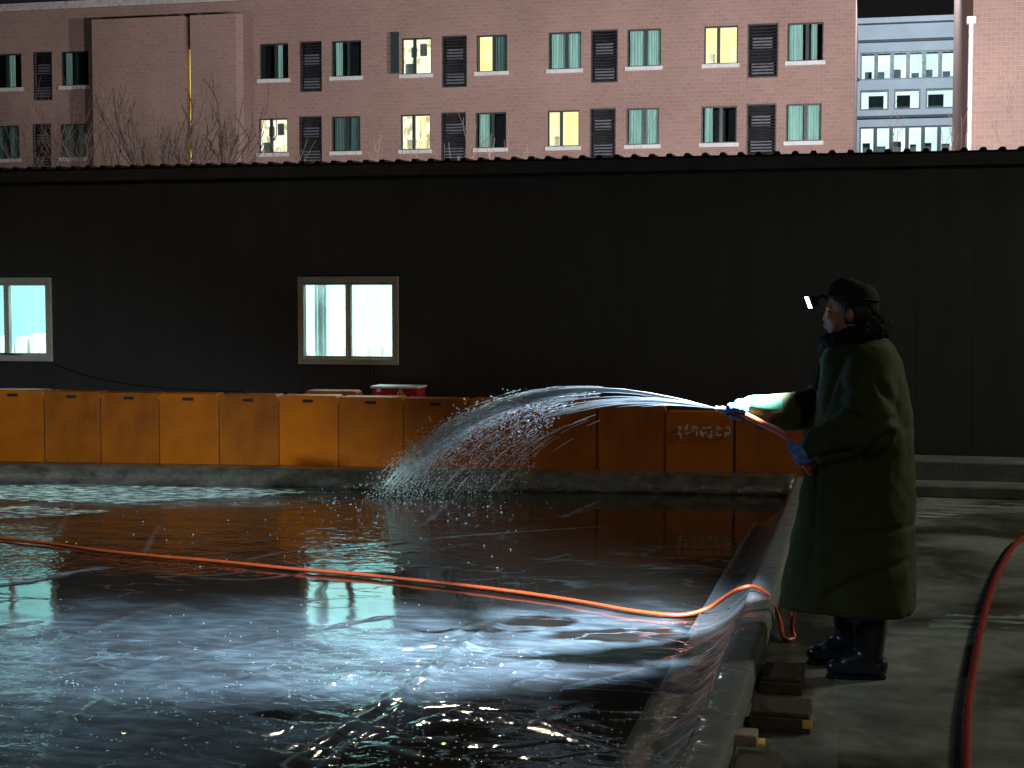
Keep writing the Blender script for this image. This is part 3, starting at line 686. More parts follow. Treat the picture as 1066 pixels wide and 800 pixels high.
def flat_window(h, kind):
    x0, x1, z0, z1 = h; t = .05; y0, y1 = YB+.1, YB+.17; W = x1-x0
    xm = x0+W*(.55 if kind not in ('white', 'white2', 'yellow') else .42)
    f = MB(); f.box(x0, x1, y0, y1, z0, z0+t); f.box(x0, x1, y0, y1, z1-t, z1); f.box(x0, x0+t, y0, y1, z0+t, z1-t); f.box(x1-t, x1, y0, y1, z0+t, z1-t)
    f.box(xm-.06, xm+.06, y0-.01, y1, z0+t, z1-t)
    win = f.build('window', M['wframe'], bb)
    p = MB(); p.box(x0+t, x1-t, y0+.03, y0+.036, z0+t, z1-t); p.build('pane', M['pane'], win)
    s = MB(); s.box(x0-.08, x1+.08, YB-.09, YB+.06, z0-.15, z0-.003); s.build('sill', M['sill'], win)
    lit = {'white': 'lit_w', 'white2': 'lit_w', 'yellow': 'lit_y'}.get(kind)
    b = MB(); D = 1.1 if not lit else .8
    b.quad((x0, y1+D, z0), (x1, y1+D, z0), (x1, y1+D, z1), (x0, y1+D, z1)); b.quad((x0, y1, z0), (x1, y1, z0), (x1, y1+D, z0), (x0, y1+D, z0)); b.quad((x0, y1, z1), (x0, y1+D, z1), (x1, y1+D, z1), (x1, y1, z1))
    b.quad((x0, y1, z0), (x0, y1+D, z0), (x0, y1+D, z1), (x0, y1, z1)); b.quad((x1, y1, z0), (x1, y1, z1), (x1, y1+D, z1), (x1, y1+D, z0))
    b.build('room_back', M[lit] if lit else M['dark_in'], win)
    yc = y1+.1
    def cur(u0, u1, m='curtain', ph=5):
        curtain_mesh(x0+W*u0, x0+W*u1, z0+.02, z1-.02, yc, ph).build('curtain', M[m], win, smooth=True)
    if kind == 'teal': cur(.06, .48); cur(.58, .95)
    elif kind == 'teal1': cur(.05, .42); cur(.66, .82, ph=3)
    elif kind == 'teal2': cur(.08, .42)
    elif kind == 'dim': cur(.06, .5, 'curtain_dim'); cur(.6, .92, 'curtain_dim')
    elif kind == 'dark1': cur(.55, .72, 'curtain', 3)
    elif kind == 'dark2': cur(.08, .3, 'curtain', 3)
    elif kind == 'half':
        cur(.5, .95, 'curtain_dim'); q = curtain_mesh(x0+W*.04, x0+W*.5, z0, z1, y1+.2, 4); q.build('lit_curtain', M['lit_y'], win, smooth=True)
    elif kind == 'white':   # clothes hanging in the lit room
        q = MB()
        for u, v, ww, hh_ in ((.3, .66, .10, .3), (.62, .72, .12, .35), (.16, .2, .16, .3)):
            q.box(x0+W*(u-ww), x0+W*(u+ww), y1+.3, y1+.4, z0+(z1-z0)*(v-hh_/2), z0+(z1-z0)*(v+hh_/2))
        q.build('hanging_clothes', M['acunit'], win, bevel=.05)
    elif kind in ('yellow', 'white2'):
        curtain_mesh(x0+W*.5, x0+W*.75, z0, z1, y1+.3, 4).build('curtain', M['lit_y'], win, smooth=True)
        q = MB(); q.box(x0+W*.12, x0+W*.28, y1+.3, y1+.5, z0, z0+.45); q.build('furniture', M['carton'], win, bevel=.03)
    return win
for h, k_ in wins: flat_window(h, k_)
# open casement on the lit upper window
h = wins[4][0]
a = MB(); a.box(h[0]-.34, h[0]-.02, YB-.28, YB-.24, h[2]+.02, h[3]+.2, M=None); a.build('open_casement', M['wframe'], bb)
for h in lvs:
    x0, x1, z0, z1 = h
    f = MB(); f.box(x0, x1, YB+.06, YB+.12, z1-.05, z1); f.box(x0, x1, YB+.06, YB+.12, z0, z0+.05); f.box(x0, x0+.05, YB+.06, YB+.12, z0+.05, z1-.05); f.box(x1-.05, x1, YB+.06, YB+.12, z0+.05, z1-.05)
    z = z0+.1
    while z < z1-.08:
        f.add([(x0+.05, YB+.03, z-.02), (x1-.05, YB+.03, z-.02), (x1-.05, YB+.10, z+.035), (x0+.05, YB+.10, z+.035), (x0+.05, YB+.035, z-.005), (x1-.05, YB+.035, z-.005), (x1-.05, YB+.10, z+.05), (x0+.05, YB+.10, z+.05)],
              [(0, 1, 5, 4), (4, 5, 6, 7), (0, 3, 2, 1), (2, 3, 7, 6)]); z += .115
    lo = f.build('louvre', M['louvre'], bb)
    b = MB(); b.box(x0, x1, YB+.7, YB+.72, z0, z1); b.box(x0, x1, YB+.14, YB+.7, z0-.02, z0); b.box(x0, x1, YB+.14, YB+.7, z1, z1+.02); b.build('louvre_recess', M['dark_in'], lo)
    q = MB(); wc = x1-x0
    q.box(x0+.12*wc, x1-.15*wc, YB+.16, YB+.5, z0+.12, z0+.55); 
    q.build('ac_unit', M['acunit'], lo, bevel=.02)
    if z1-z0 > 1.5: q = MB(); q.box(x0+.15*wc, x1-.2*wc, YB+.16, YB+.5, z0+1.1, z0+1.5); q.build('ac_unit', M['acunit'], lo, bevel=.02)
    s = MB(); s.box(x0-.02, x1+.02, YB-.02, YB+.1, z0-.2, z0-.003); s.build('louvre_sill', M['brick'], lo)

# grey office behind
YG = 76.0
go = thing('office_building', 'pale blue-grey floodlit office building in the gap between the brick blocks', 'building', (2, YG, 0))
def gx(x, y=80): return on_Y(x, y, YG).x
def gz(x, y): return on_Y(x, y, YG).z
X0, X1 = gx(880), gx(1020); ztop = gz(950, 24)
wr = [(gx(895.5), gx(995.5), gz(945, 82.5), gz(945, 53.5)), (gx(895.5), gx(995.5), gz(945, 162), gz(945, 131.5))]
mid = [(gx(895.5), gx(925.5), gz(910, 115), gz(910, 94)), (gx(931), gx(958.5), gz(945, 114), gz(945, 93)), (gx(964), gx(995.5), gz(980, 113), gz(980, 92))]
a = MB(); wall_holes(a, X0, X1, -.05, ztop, YG, wr+mid, .3)
a.quad((X0, YG, ztop), (X1, YG, ztop), (X1, YG+10, ztop), (X0, YG+10, ztop)); a.quad((X0, YG, -.05), (X0, YG, ztop), (X0, YG+10, ztop), (X0, YG+10, -.05)); a.quad((X1, YG, -.05), (X1, YG+10, -.05), (X1, YG+10, ztop), (X1, YG, ztop))
a.build('wall', M['render'], go)
a = MB()
for yy in (42, 81.5, 121.5):
    zz = gz(945, yy); a.box(X0, X1, YG-.12, YG-.003, zz-.06, zz+.06) if yy != 81.5 else (a.box(X0, wr[0][0]-.02, YG-.12, YG-.003, zz-.06, zz+.06), a.box(wr[0][1]+.02, X1, YG-.12, YG-.003, zz-.06, zz+.06))
a.build('dark_band', M['darkband'], go)
a = MB(); a.box(X0, X1, YG-.35, YG+.4, ztop+.002, ztop+.25); a.build('roof_edge', M['render'], go)
a = MB(); a.box(gx(1000), gx(1006), YG-.3, YG-.003, 0, ztop-.3); a.build('pilaster', M['render'], go)
def office_win(h, n):
    x0, x1, z0, z1 = h; f = MB(); t = .07
    f.box(x0, x1, YG+.05, YG+.15, z0, z0+t); f.box(x0, x1, YG+.05, YG+.15, z1-t, z1)
    for i in range(n+1):
        xc = x0+(x1-x0)*i/n; tw = t if i in (0, n) or n < 3 else .09
        f.box(max(x0, xc-tw), min(x1, xc+tw), YG+.049, YG+.149, z0+t, z1-t)
    win = f.build('window', M['wframe'], go)
    p = MB(); p.box(x0+t, x1-t, YG+.09, YG+.1, z0+t, z1-t); p.build('pane', M['pane'], win)
    b = MB(); b.box(x0-.2, x1+.2, YG+2.4, YG+2.5, z0-.2, z1+.2); b.build('room_back', M['lit_o'], win)
    q = MB(); random.seed(int(abs(z0)*100)+n)
    for i in range(n*1 if n > 2 else 1):
        ww = (x1-x0)/(n if n > 2 else 1); xa = x0+ww*i+ww*random.uniform(.05, .3); xb = xa+ww*random.uniform(.4, .6)
        q.box(xa, xb, YG+1.9, YG+2.1, z0-.1, z0+(z1-z0)*(random.uniform(.4, .62) if n > 2 else .95))
    q.build('partition', M['office_in'], win)
office_win(wr[0], 6); office_win(wr[1], 6)
for h in mid: office_win(h, 1)

# right brick block
YR = 52.0
rbk = thing('brick_block', 'windowless salmon brick block at the right edge with a white downpipe on its corner', 'building', (6, YR, 0))
xr = on_Y(1012, 80, YR).x
a = MB(); a.box(xr, xr+22, YR, YR+12, -.05, 16.5); a.build('wall', M['brick'], rbk)
xp = on_Y(1010, 80, YR).x
a = MB(); a.tube([(xp, YR-.02, 0), (xp, YR-.02, on_Y(1010, 24, YR).z)], .075, 10); zz = on_Y(1010, 22, YR).z
a.box(xp-.14, xp+.14, YR-.16, YR+.12, zz-.1, zz+.12); a.build('downpipe', M['pipe'], rbk, smooth=False)

# ------------------------------------------------------------------ bare trees
def bare_tree(px, ytop, Y, spread, seed, label, dens=1.0, r0=.07):
    mr = .017 if r0 > .1 else .006
    random.seed(seed); base = on_Y(px, 170, Y); H = on_Y(px, ytop, Y).z
    t = thing('bare_tree', label, 'tree', (base.x, Y, -.05), 'bare winter trees between shed and brick building')
    tr_ = MB(); br = MB(); fork = H*.28
    tr_.tube([(base.x, Y, -.05), (base.x+.05, Y, fork*.5), (base.x, Y, fork)], [r0*1.3, r0, r0*.9], 8); tr_.build('trunk', M['bark'], t, smooth=True)
    def grow(p, d, L_, r, lev):
        pts = [p]; q = p.copy(); dd = d.copy(); ns = 5; rs = [r]
        for i in range(ns):
            dd = (dd+Vector((random.uniform(-.16, .16), random.uniform(-.16, .16), random.uniform(-.03, .12)))).normalized()
            q = q+dd*L_/ns; pts.append(q.copy()); rs.append(max(mr, r*(1-.5*(i+1)/ns)))
        br.tube(pts, rs, 5 if lev < 2 else 3, cap=False)
        if lev >= 4: return
        for k_ in range(int((3 if lev else 4)*dens)+(random.random() < .5)):
            i = random.randint(1, ns); sd = Vector((random.uniform(-1, 1), random.uniform(-1, 1), random.uniform(.1, .9))).normalized()
            grow(pts[i], (dd*.75+sd*.6).normalized(), L_*random.uniform(.5, .72), max(rs[i]*.75, mr*1.1), lev+1)
    for k_ in range(6):
        an = k_/6*2*math.pi+random.random(); d = Vector((math.cos(an)*spread, math.sin(an)*spread, 1)).normalized()
        grow(Vector((base.x, Y, fork*(.75+.05*k_ if k_ < 5 else .95))), d, (H-fork)*.62, r0*.6, 1)
    br.build('crown', M['bark'], t)
bare_tree(193, 82, 46, .42, 5, 'tall bare tree in front of the lit slot of the stair tower', 1.2, .12)
bare_tree(118, 118, 44, .5, 8, 'small faint bare tree left of the tall one before the stair tower', 1.0, .045)
bare_tree(76, 128, 44, .5, 11, 'bare sapling before the lower left windows of the brick block', 1.0, .04)
bare_tree(385, 135, 40, .7, 21, 'low bare shrub-like tree top just above the roof edge near the brick block centre', 1.2, .04)
bare_tree(505, 143, 40, .7, 31, 'low bare tree top above the roof edge below the half-lit window', 1.0, .035)
bare_tree(655, 134, 42, .6, 41, 'thin bare tree top above the roof edge below the teal curtained windows', .9, .035)
bare_tree(995, 138, 44, .6, 51, 'thin bare tree top in front of the grey office windows', 1.0, .04)

# ------------------------------------------------------------------ near rail wrapped in plastic, blocks
rail = thing('rink_rail', 'long timber rink rail wrapped in wrinkled clear plastic beside the man', 'rail', (-.5, 8, 0))
RX0, RX1, RZ0, RZ1 = -.562, -.432, .045, .172
a = MB(); a.box(RX0+.008, RX1-.008, 1.5, 12.6, RZ0+.006, RZ1-.006); a.build('timber', M['timber'], rail, bevel=.004)
a = MB(); rings = []; n = 640
folds = [(random.uniform(2, 12.5), random.uniform(-.5, .5), random.uniform(.002, .007), random.uniform(.01, .035)) for _ in range(55)] + [(5.32, .2, .012, .03), (6.0, -.2, .014, .03), (6.7, .3, .012, .03), (7.4, -.1, .012, .03)]
for i in range(n):
    y = 1.4+i*(11.3/(n-1)); ring = []
    per_ = [(RX0, RZ0-.02), (RX0, RZ0+.04), (RX0, RZ1-.03), (RX0+.006, RZ1-.004), (RX0+.035, RZ1), (RX0+.065, RZ1), (RX0+.095, RZ1), (RX1-.006, RZ1-.004), (RX1, RZ1-.03), (RX1, RZ0+.06), (RX1, RZ0+.02), (RX1-.03, RZ0-.006), (RX0+.03, RZ0-.008)]
    cx, cz = (RX0+RX1)/2, (RZ0+RZ1)/2
    for x_, z_ in per_:
        o_ = .004+.006*(noise.noise(Vector((x_*12, y*3, z_*12)))+.6*noise.noise(Vector((x_*30+4, y*9, z_*30))))
        for fy, sl, am, wf in folds:
            dd = (y-fy-sl*(x_-cx)*1.4-sl*(z_-cz)); 
            if abs(dd) < wf*3: o_ += am*math.exp(-(dd/wf)**2)*(.5+.5*math.sin(40*x_+fy*7))
        dv = Vector((x_-cx, 0, z_-cz)); dv.normalize(); ring.append(Vector((x_, y, z_))+dv*o_)
    rings.append(ring)
a.loft(rings); a.build('plastic_wrap', M['wrap'], rail, smooth=True)
def block(xa, xb, ypf, h, dep, label, sticker=False, mt='timber_d'):
    y = on_z((xa+xb)/2, ypf).y; x1 = on_z(xb, ypf).x; x0 = RX1+.012 if xa < 0 else on_z(xa, ypf).x
    t = thing('timber_block', label, 'timber block', ((x0+x1)/2, y+dep/2, 0), 'timber blocks beside the wrapped rail')
    a = MB(); a.box(x0, x1, y, y+dep, .0, h); a.build('beam', M[mt], t, bevel=.006)
    a = MB(); a.box(x0+.01, x1-.004, y-.004, y+dep+.004, h+.001, h+.019); a.build('top_plank', M[mt], t, bevel=.004)
    if sticker:
        a = MB(); a.box(x1+.0015, x1+.004, y+.01, y+.07, h*.35, h*.95); a.box(x1-.03, x1+.003, y-.004, y-.0015, h*.4, h*.9); a.build('end_tag', M['tape'], t)
    return t
block(-1, 839, 701, .055, .26, 'dark timber block against the rail by the far boot toe')
block(-1, 847, 739, .062, .22, 'dark timber block with yellow tagged end, in front of the near boot', True)
block(-1, 811, 828, .088, .42, 'timber block nearest the camera beside the wrapped rail, yellow strip on top')
t = thing('timber_offcut', 'short thick timber offcut lying on the nearest timber block', 'timber offcut', (on_z(772, 770, .1).x, on_z(772, 778, .1).y, .108))
pc = on_z(772, 778, .108); a = MB(); a.box(pc.x-.045, pc.x+.05, pc.y, pc.y+.10, .109, .15); a.build('offcut', M['timber'], t, bevel=.006)
a = MB(); a.box(pc.x+.052, pc.x+.075, pc.y+.02, pc.y+.09, .109, .118); a.build('yellow_strip', M['tape'], t)
# liner strip rising from ice to rail
a = MB(); line = smooth_pts([(610, 840), (640, 795), (660, 760), (692, 700), (722, 652), (752, 600), (785, 545)], 14); n = len(line); m_ = 14; vs = []
for i, (x_, y_) in enumerate(line):
    g0_ = on_z(x_, y_, .01)
    for j in range(m_+1):
        u = j/m_; x = g0_.x*(1-u)+(RX0-.008)*u; z = .014+.13*u**2.2; y = g0_.y
        z += .014*noise.noise(Vector((x*6, y*5, 1)))*(1-abs(2*u-1))+.012*abs(noise.noise(Vector((x*14+3, y*6, 4))))+.006*(j == 0)
        vs.append((x, y, z))
a.add(vs, [(i*(m_+1)+j, i*(m_+1)+j+1, (i+1)*(m_+1)+j+1, (i+1)*(m_+1)+j) for i in range(n-1) for j in range(m_)])
tag(a.build('plastic_liner', M['sheet'], smooth=True), 'clear wrinkled plastic liner rising from the ice to the wrapped rail', 'plastic sheet')
# loose clear sheet on the yard
a = MB(); n = 24; vs = []
c0, c1, c2, c3 = on_z(800, 800, .006), on_z(872, 815, .006), on_z(872, 742, .006), on_z(806, 736, .006)
for i in range(n+1):
    for j in range(n+1):
        u, v = i/n, j/n; p = (c0*(1-u)+c1*u)*(1-v)+(c3*(1-u)+c2*u)*v; p.z = .006+.012*abs(noise.noise(Vector((p.x*14, p.y*10, 0)))); vs.append(p)
a.add(vs, [(i*(n+1)+j, (i+1)*(n+1)+j, (i+1)*(n+1)+j+1, i*(n+1)+j+1) for i in range(n) for j in range(n)])
tag(a.build('plastic_scrap', M['sheet'], smooth=True), 'loose clear plastic scrap on the yard beside the nearest timber block', 'plastic sheet')

# ------------------------------------------------------------------ person
PY = on_z(893, 706).y+.10          # body mid plane
def pp(x, y, dy=0.0): return on_Y(x, y, PY+dy)
per = thing('person', 'man in long green coat, black cap and headlamp holding an orange hose', 'person', (pp(893, 708).x, PY, 0))
def capsule(mb, a, b, ra, rb, n=10):
    a = Vector(a); b = Vector(b); K = 5
    pts = []; rs = []
    d = (b-a).normalized()
    for k in range(K): an = math.pi/2*(1-k/K); pts.append(a-d*ra*math.sin(an)); rs.append(max(.0005, ra*math.cos(an)))
    pts.append(a); rs.append(ra); pts.append(b); rs.append(rb)
    for k in range(1, K+1): an = math.pi/2*k/K; pts.append(b+d*rb*math.sin(an)); rs.append(max(.0005, rb*math.cos(an)))
    mb.tube(pts, rs, n)
px_m = (pp(901, 400)-pp(900, 400)).x      # metres per pixel at the man
# body: head, neck, torso, arms, legs as one skin
b = MB()
hc = pp(883, 321)                            # head centre
Rt = Matrix.Rotation(R_(-12), 3, 'Y')
b.ball(hc+Vector((.012, 0, .018)), (.098, .076, .105), 20, 14)          # cranium
b.ball(hc+Vector((-.030, 0, -.045)), (.068, .060, .078), 18, 12)        # face
b.ball(hc+Vector((-.048, 0, -.092)), (.040, .040, .032), 14, 10)        # chin
b.ball(hc+Vector((-.020, 0, -.080)), (.060, .054, .042), 14, 10)        # jaw
b.ball(hc+Vector((-.076, 0, .006)), (.018, .046, .018), 12, 8)          # brow
capsule(b, hc+Vector((-.086, 0, -.008)), hc+Vector((-.099, 0, -.046)), .008, .011, 10)   # nose
for s in (-1, 1):
    b.ball(hc+Vector((-.095, s*.012, -.052)), (.012, .008, .008), 8, 6)
    b.ball(hc+Vector((-.070, s*.034, -.040)), (.026, .022, .022), 12, 8)   # cheeks
    b.ball(hc+Vector((.008, s*.076, -.030)), (.020, .010, .032), 12, 8)    # ears
b.ball(hc+Vector((-.090, 0, -.073)), (.018, .024, .008), 10, 6)         # lips
b.ball(hc+Vector((-.087, 0, -.083)), (.017, .020, .008), 10, 6)
capsule(b, hc+Vector((.02, 0, -.06)), pp(893, 372), .056, .068)         # neck
for (q0, q1, r0_, r1_) in ((pp(892, 385), pp(896, 470), .15, .15), (pp(896, 470), pp(898, 520), .15, .14)):
    for s in (-.06, .06): capsule(b, q0+Vector((0, s, 0)), q1+Vector((0, s, 0)), r0_*.75, r1_*.75, 14)
hipL, hipR = pp(900, 520, -.09), pp(896, 520, .09)
kneeL, kneeR = pp(903, 610, -.10), pp(886, 608, .12)
ankL = on_z(905, 706); ankL = Vector((pp(905, 695).x, PY-.10, .10)); ankR = Vector((pp(882, 690).x, PY+.16, .10))
capsule(b, hipL, kneeL, .095, .062, 14); capsule(b, hipR, kneeR, .095, .062, 14)
capsule(b, kneeL, ankL, .060, .042, 14); capsule(b, kneeR, ankR, .060, .042, 14)
shL, shR = pp(902, 378, -.19), pp(882, 378, .19)
elL, elR = pp(908, 452, -.30), pp(848, 438, .26)
wrL, wrR = pp(842, 468, -.27), pp(784, 424, .02)
capsule(b, shL, elL, .055, .042, 12); capsule(b, elL, wrL, .042, .030, 12)
capsule(b, shR, elR, .055, .042, 12); capsule(b, elR, wrR, .042, .030, 12)
body = b.build('body', M['skin'], per); remesh(body, .006, 5, .5)

# eyes, brows
for s in (-1, 1):
    e = MB(); e.ball(hc+Vector((-.082, s*.031, -.014)), (.009, .013, .005), 10, 8); e.build('eye', M['eye'], per, smooth=True)
    e = MB(); capsule(e, hc+Vector((-.096, s*.014, .004)), hc+Vector((-.080, s*.045, .006)), .004, .0035, 6); e.build('eyebrow', M['hair'], per, smooth=True)
e = MB(); capsule(e, hc+Vector((-.100, -.014, -.078)), hc+Vector((-.100, .014, -.078)), .0035, .0035, 6); e.build('mouth', M['eye'], per, smooth=True)
# hair and cap
a = MB(); a.ball(hc+Vector((.036, 0, -.006)), (.088, .084, .088), 20, 14)
capsule(a, hc+Vector((-.012, -.074, .02)), hc+Vector((-.010, -.074, -.022)), .016, .008, 8); capsule(a, hc+Vector((-.012, .074, .02)), hc+Vector((-.010, .074, -.022)), .016, .008, 8)
capsule(a, hc+Vector((.075, 0, -.02)), hc+Vector((.075, 0, -.05)), .04, .03, 10)
hr = a.build('hair', M['hair'], per); remesh(hr, .007, 3)
a = MB(); rings = []
capb = hc+Vector((.014, 0, .040))
for k_, (z, rx, ry, ox) in enumerate(((-.045, .100, .080, .012), (-.02, .106, .085, .010), (.01, .108, .087, .008), (.038, .103, .085, .006), (.060, .089, .076, .006), (.075, .068, .060, .007), (.083, .040, .036, .007), (.085, .005, .005, .007))):
    rings.append([capb+Vector((ox+rx*math.cos(t_), ry*math.sin(t_), z+(.026 if k_ < 2 else .010)*(-math.cos(t_))+.006*noise.noise(Vector((math.cos(t_)*2, math.sin(t_)*2, z*20))))) for t_ in [2*math.pi*i/28 for i in range(28)]])
a.loft(rings); cap = a.build('cap', M['cap'], per, smooth=True)
a = MB(); a.ball(hc+Vector((.116, -.01, .012)), (.012, .03, .016), 10, 8); a.build('cap_tie', M['cap'], per, smooth=True)
# headlamp
lp = pp(842, 315)
axis = (Vector((-1.5*CR.x-1.6*CR.y*-0, 0, 0)))
aim = (-CR*1.85 + Vector((CF.x, CF.y, 0)).normalized()*1.3 + Vector((0, 0, -1.5))).normalized()
hl = MB(); hdir = Vector((-.90, -.26, -.36)).normalized()
Mh = hdir.to_track_quat('X', 'Z').to_matrix()
hl.box(-.034, .0, -.032, .032, -.023, .023, M=Matrix.Translation(lp) @ Mh.to_4x4())
lampo = hl.build('headlamp', M['cap'], per, bevel=.008)
a = MB(); a.box(.0006, .0035, -.028, .028, -.027, .027, M=Matrix.Translation(lp) @ Mh.to_4x4()); a.build('lamp_lens', M['lamp_led'], lampo, bevel=.003)
a = MB(); a.tube([lp-hdir*.03, lp-hdir*.05+Vector((.01, 0, .012)), hc+Vector((-.092, 0, .042))], [.010, .007, .009], 8); a.build('lamp_bracket', M['cap'], lampo)
a = MB(); st = [capb+Vector((.009+.108*math.cos(t_), .088*math.sin(t_), .004-.014*math.cos(t_))) for t_ in [2*math.pi*i/32 for i in range(33)]]
a.tube(st, .006, 6, cap=False); a.build('strap', M['cap'], lampo, smooth=True)

# coat: torso + two sleeves as one garment
c = MB()
lv = [(352, 866, 921, .13), (360, 858, 930, .19), (375, 853, 938, .235), (400, 850, 945, .255), (430, 850, 949, .265), (455, 848, 951, .27), (480, 840, 952, .27), (510, 832, 953, .275), (540, 826, 954, .28), (570, 820, 954.5, .29), (600, 814, 955, .30), (624, 811, 955, .305), (627, 812, 955, .30)]
rings = []
for (y_, xl, xr_, hw) in lv:
    pl = pp(xl, y_); pr_ = pp(xr_, y_); cx = (pl.x+pr_.x)/2; rx = (pr_.x-pl.x)/2; ring = []
    for k_ in range(48):
        t_ = 2*math.pi*k_/48; e_ = 2/2.4; cc, ss = math.cos(t_), math.sin(t_)
        ring.append(Vector((cx+rx*math.copysign(abs(cc)**e_, cc), PY+hw*math.copysign(abs(ss)**e_, ss), pl.z)))
    rings.append(ring)
c.loft(rings)
def sleeve(p, q, r, ra, rb, rc):
    capsule(c, p, q, ra, rb, 16); capsule(c, q, r, rb, rc, 16)
sleeve(pp(905, 385, -.20), pp(906, 445, -.29), pp(856, 463, -.28), .115, .112, .088)
sleeve(pp(880, 388, .17), pp(858, 426, .20), pp(803, 428, .06), .115, .105, .072)
# drooping lining of the far cuff
capsule(c, pp(826, 434, .10), pp(792, 440, .06), .065, .040, 12)
coat = c.build('coat', M['coat'], per); remesh(coat, .011, 8, .5)
me = coat.data; n = len(me.vertices); co = np.empty(n*3, np.float32); me.vertices.foreach_get('co', co); co = co.reshape(-1, 3)
no = np.empty(n*3, np.float32); me.vertex_normals.foreach_get('vector', no); no = no.reshape(-1, 3)
off = np.array(per.location)
wp = co+off; dsp = np.zeros(n)
for i in range(n):
    x, y, z = wp[i]; k_ = max(0, min(1, (1.15-z)/.9))
    v = .014*noise.noise(Vector((x*3.2, y*3.2, z*.7)))*(.4+1.2*k_)
    v += .012*noise.noise(Vector((x*7, y*7, z*6+3)))*(1-k_*.6)
    v += .006*noise.noise(Vector((x*17, y*17, z*13)))
    dsp[i] = v
def crease(pts, am, wd):           # pts in pixels on the near side of the coat
    global dsp
    P_ = [pp(x, y, -.3) for x, y in pts]
    best = np.full(n, 9.0)
    for i in range(len(P_)-1):
        a_, b_ = P_[i], P_[i+1]; vx, vz = b_.x-a_.x, b_.z-a_.z; l2 = vx*vx+vz*vz
        t_ = np.clip(((wp[:, 0]-a_.x)*vx+(wp[:, 2]-a_.z)*vz)/l2, 0, 1)
        best = np.minimum(best, np.hypot(wp[:, 0]-a_.x-t_*vx, wp[:, 2]-a_.z-t_*vz))
    dsp += am*np.exp(-(best/wd)**2)*(wp[:, 1] < PY)
crease([(897, 478), (905, 470), (927, 452)], -.03, .016); crease([(838, 487), (867, 476), (888, 470)], -.035, .02)
crease([(850, 560), (900, 556), (953, 553)], -.010, .012); crease([(862, 620), (890, 604), (945, 588)], -.012, .014)
crease([(848, 490), (845, 540), (838, 600), (834, 626)], -.018, .018); crease([(858, 490), (856, 560), (852, 626)], .014, .03)
crease([(872, 385), (858, 420), (850, 450)], -.02, .013); crease([(880, 520), (905, 516)], -.010, .01); crease([(880, 520), (880, 545)], -.006, .01)
crease([(915, 400), (935, 425), (944, 450)], -.014, .018); crease([(880, 425), (905, 440), (930, 436)], -.014, .015)
crease([(875, 405), (900, 415), (925, 405)], -.010, .015); crease([(862, 450), (880, 458), (900, 462)], .012, .02)
co += no*dsp[:, None]; me.vertices.foreach_set('co', co.reshape(-1)); me.update()
# cuffs (thick padded ends) and gloves
a = MB(); capsule(a, pp(806, 425, .06), pp(783, 423, .02), .062, .050, 16); cf = a.build('cuff', M['cuff'], per); remesh(cf, .008, 4)
# fur collar
a = MB(); ring = []
nc = pp(893, 352)
for k_ in range(25):
    t_ = 2*math.pi*k_/24
    ring.append(nc+Vector((.115*math.cos(t_)-.012, .125*math.sin(t_), .045*math.cos(t_)*1.0+.008)))
a.tube(ring, .046, 12, cap=False)
capsule(a, nc+Vector((.06, 0, .02)), nc+Vector((.075, 0, .035)), .075, .06, 12)
capsule(a, nc+Vector((-.07, .0, -.02)), nc+Vector((-.085, 0, .012)), .058, .04, 14)
capsule(a, nc+Vector((-.10, -.06, -.03)), pp(852, 400, -.10), .042, .030, 12); capsule(a, nc+Vector((-.10, .06, -.03)), pp(850, 400, .06), .04, .030, 12)
fur = a.build('fur_collar', M['fur'], per); remesh(fur, .009, 3)
me = fur.data
for v in me.vertices: 
    p = v.co+Vector(per.location); v.co += v.normal*(.010*noise.noise(p*38)+.007*noise.noise(p*85))
# trousers/boots
def boot(ank, toe_dir, ztop, rtop):
    a = MB(); an = Vector(ank); lean = 0
    top = Vector((ank.x+.0, ank.y, ztop))
    capsule(a, Vector((an.x, an.y, .12)), top-Vector((0, 0, .02)), .058, rtop, 18)
    d = Vector(toe_dir).normalized()
    capsule(a, Vector((an.x, an.y, .055))-d*.030, Vector((an.x, an.y, .055))+d*.05, .050, .048, 16)
    capsule(a, Vector((an.x, an.y, .05))+d*.05, Vector((an.x, an.y, .046))+d*.150, .048, .036, 16)
    capsule(a, Vector((an.x, an.y, .10)), Vector((an.x, an.y, .06))+d*.09, .056, .046, 14)
    o = a.build('boot', M['rubber'], per); remesh(o, .008, 5)
    for v in o.data.vertices:
        p = v.co+Vector(per.location)
        if p.z < .012: v.co.z = .012-per.location.z
        v.co += v.normal*.004*noise.noise(Vector((p.x*9, p.y*9, p.z*22)))
    s = MB(); sid = Vector((-d.y, d.x, 0)); ringb = []
    for k_ in range(28):
        t_ = 2*math.pi*k_/28; lx = .128*math.cos(t_)+.056; wd_ = .044 if lx > 0 else .044
        wd_ *= (1-.16*math.exp(-((lx-.03)/.05)**2)); ly = wd_*math.copysign(abs(math.sin(t_))**.7, math.sin(t_))
        ringb.append(Vector((an.x, an.y, 0))+d*lx+sid*ly)
    s.loft([[p+Vector((0, 0, z)) for p in ringb] for z in (.001, .016)]); s.build('boot_sole', M['cap'], o, bevel=.004)
    bnd = MB(); bnd.tube([Vector((top.x+(rtop+.003)*math.cos(t_), top.y+(rtop+.003)*math.sin(t_), ztop)) for t_ in [2*math.pi*i/24 for i in range(25)]], .006, 6, cap=False)
    bnd.build('boot_band', M['bootband'], o, smooth=True)
zt1 = pp(905, 641, -.1).z; zt2 = pp(882, 631, .1).z
boot(ankL, (-1, -.12, 0), zt1, .076); boot(ankR, (-1, -.25, 0), zt2, .070)
a = MB(); capsule(a, kneeL+Vector((0, 0, .12)), Vector((ankL.x, ankL.y, zt1-.02)), .095, .066, 16); capsule(a, kneeR+Vector((0, 0, .12)), Vector((ankR.x, ankR.y, zt2-.02)), .092, .060, 16)
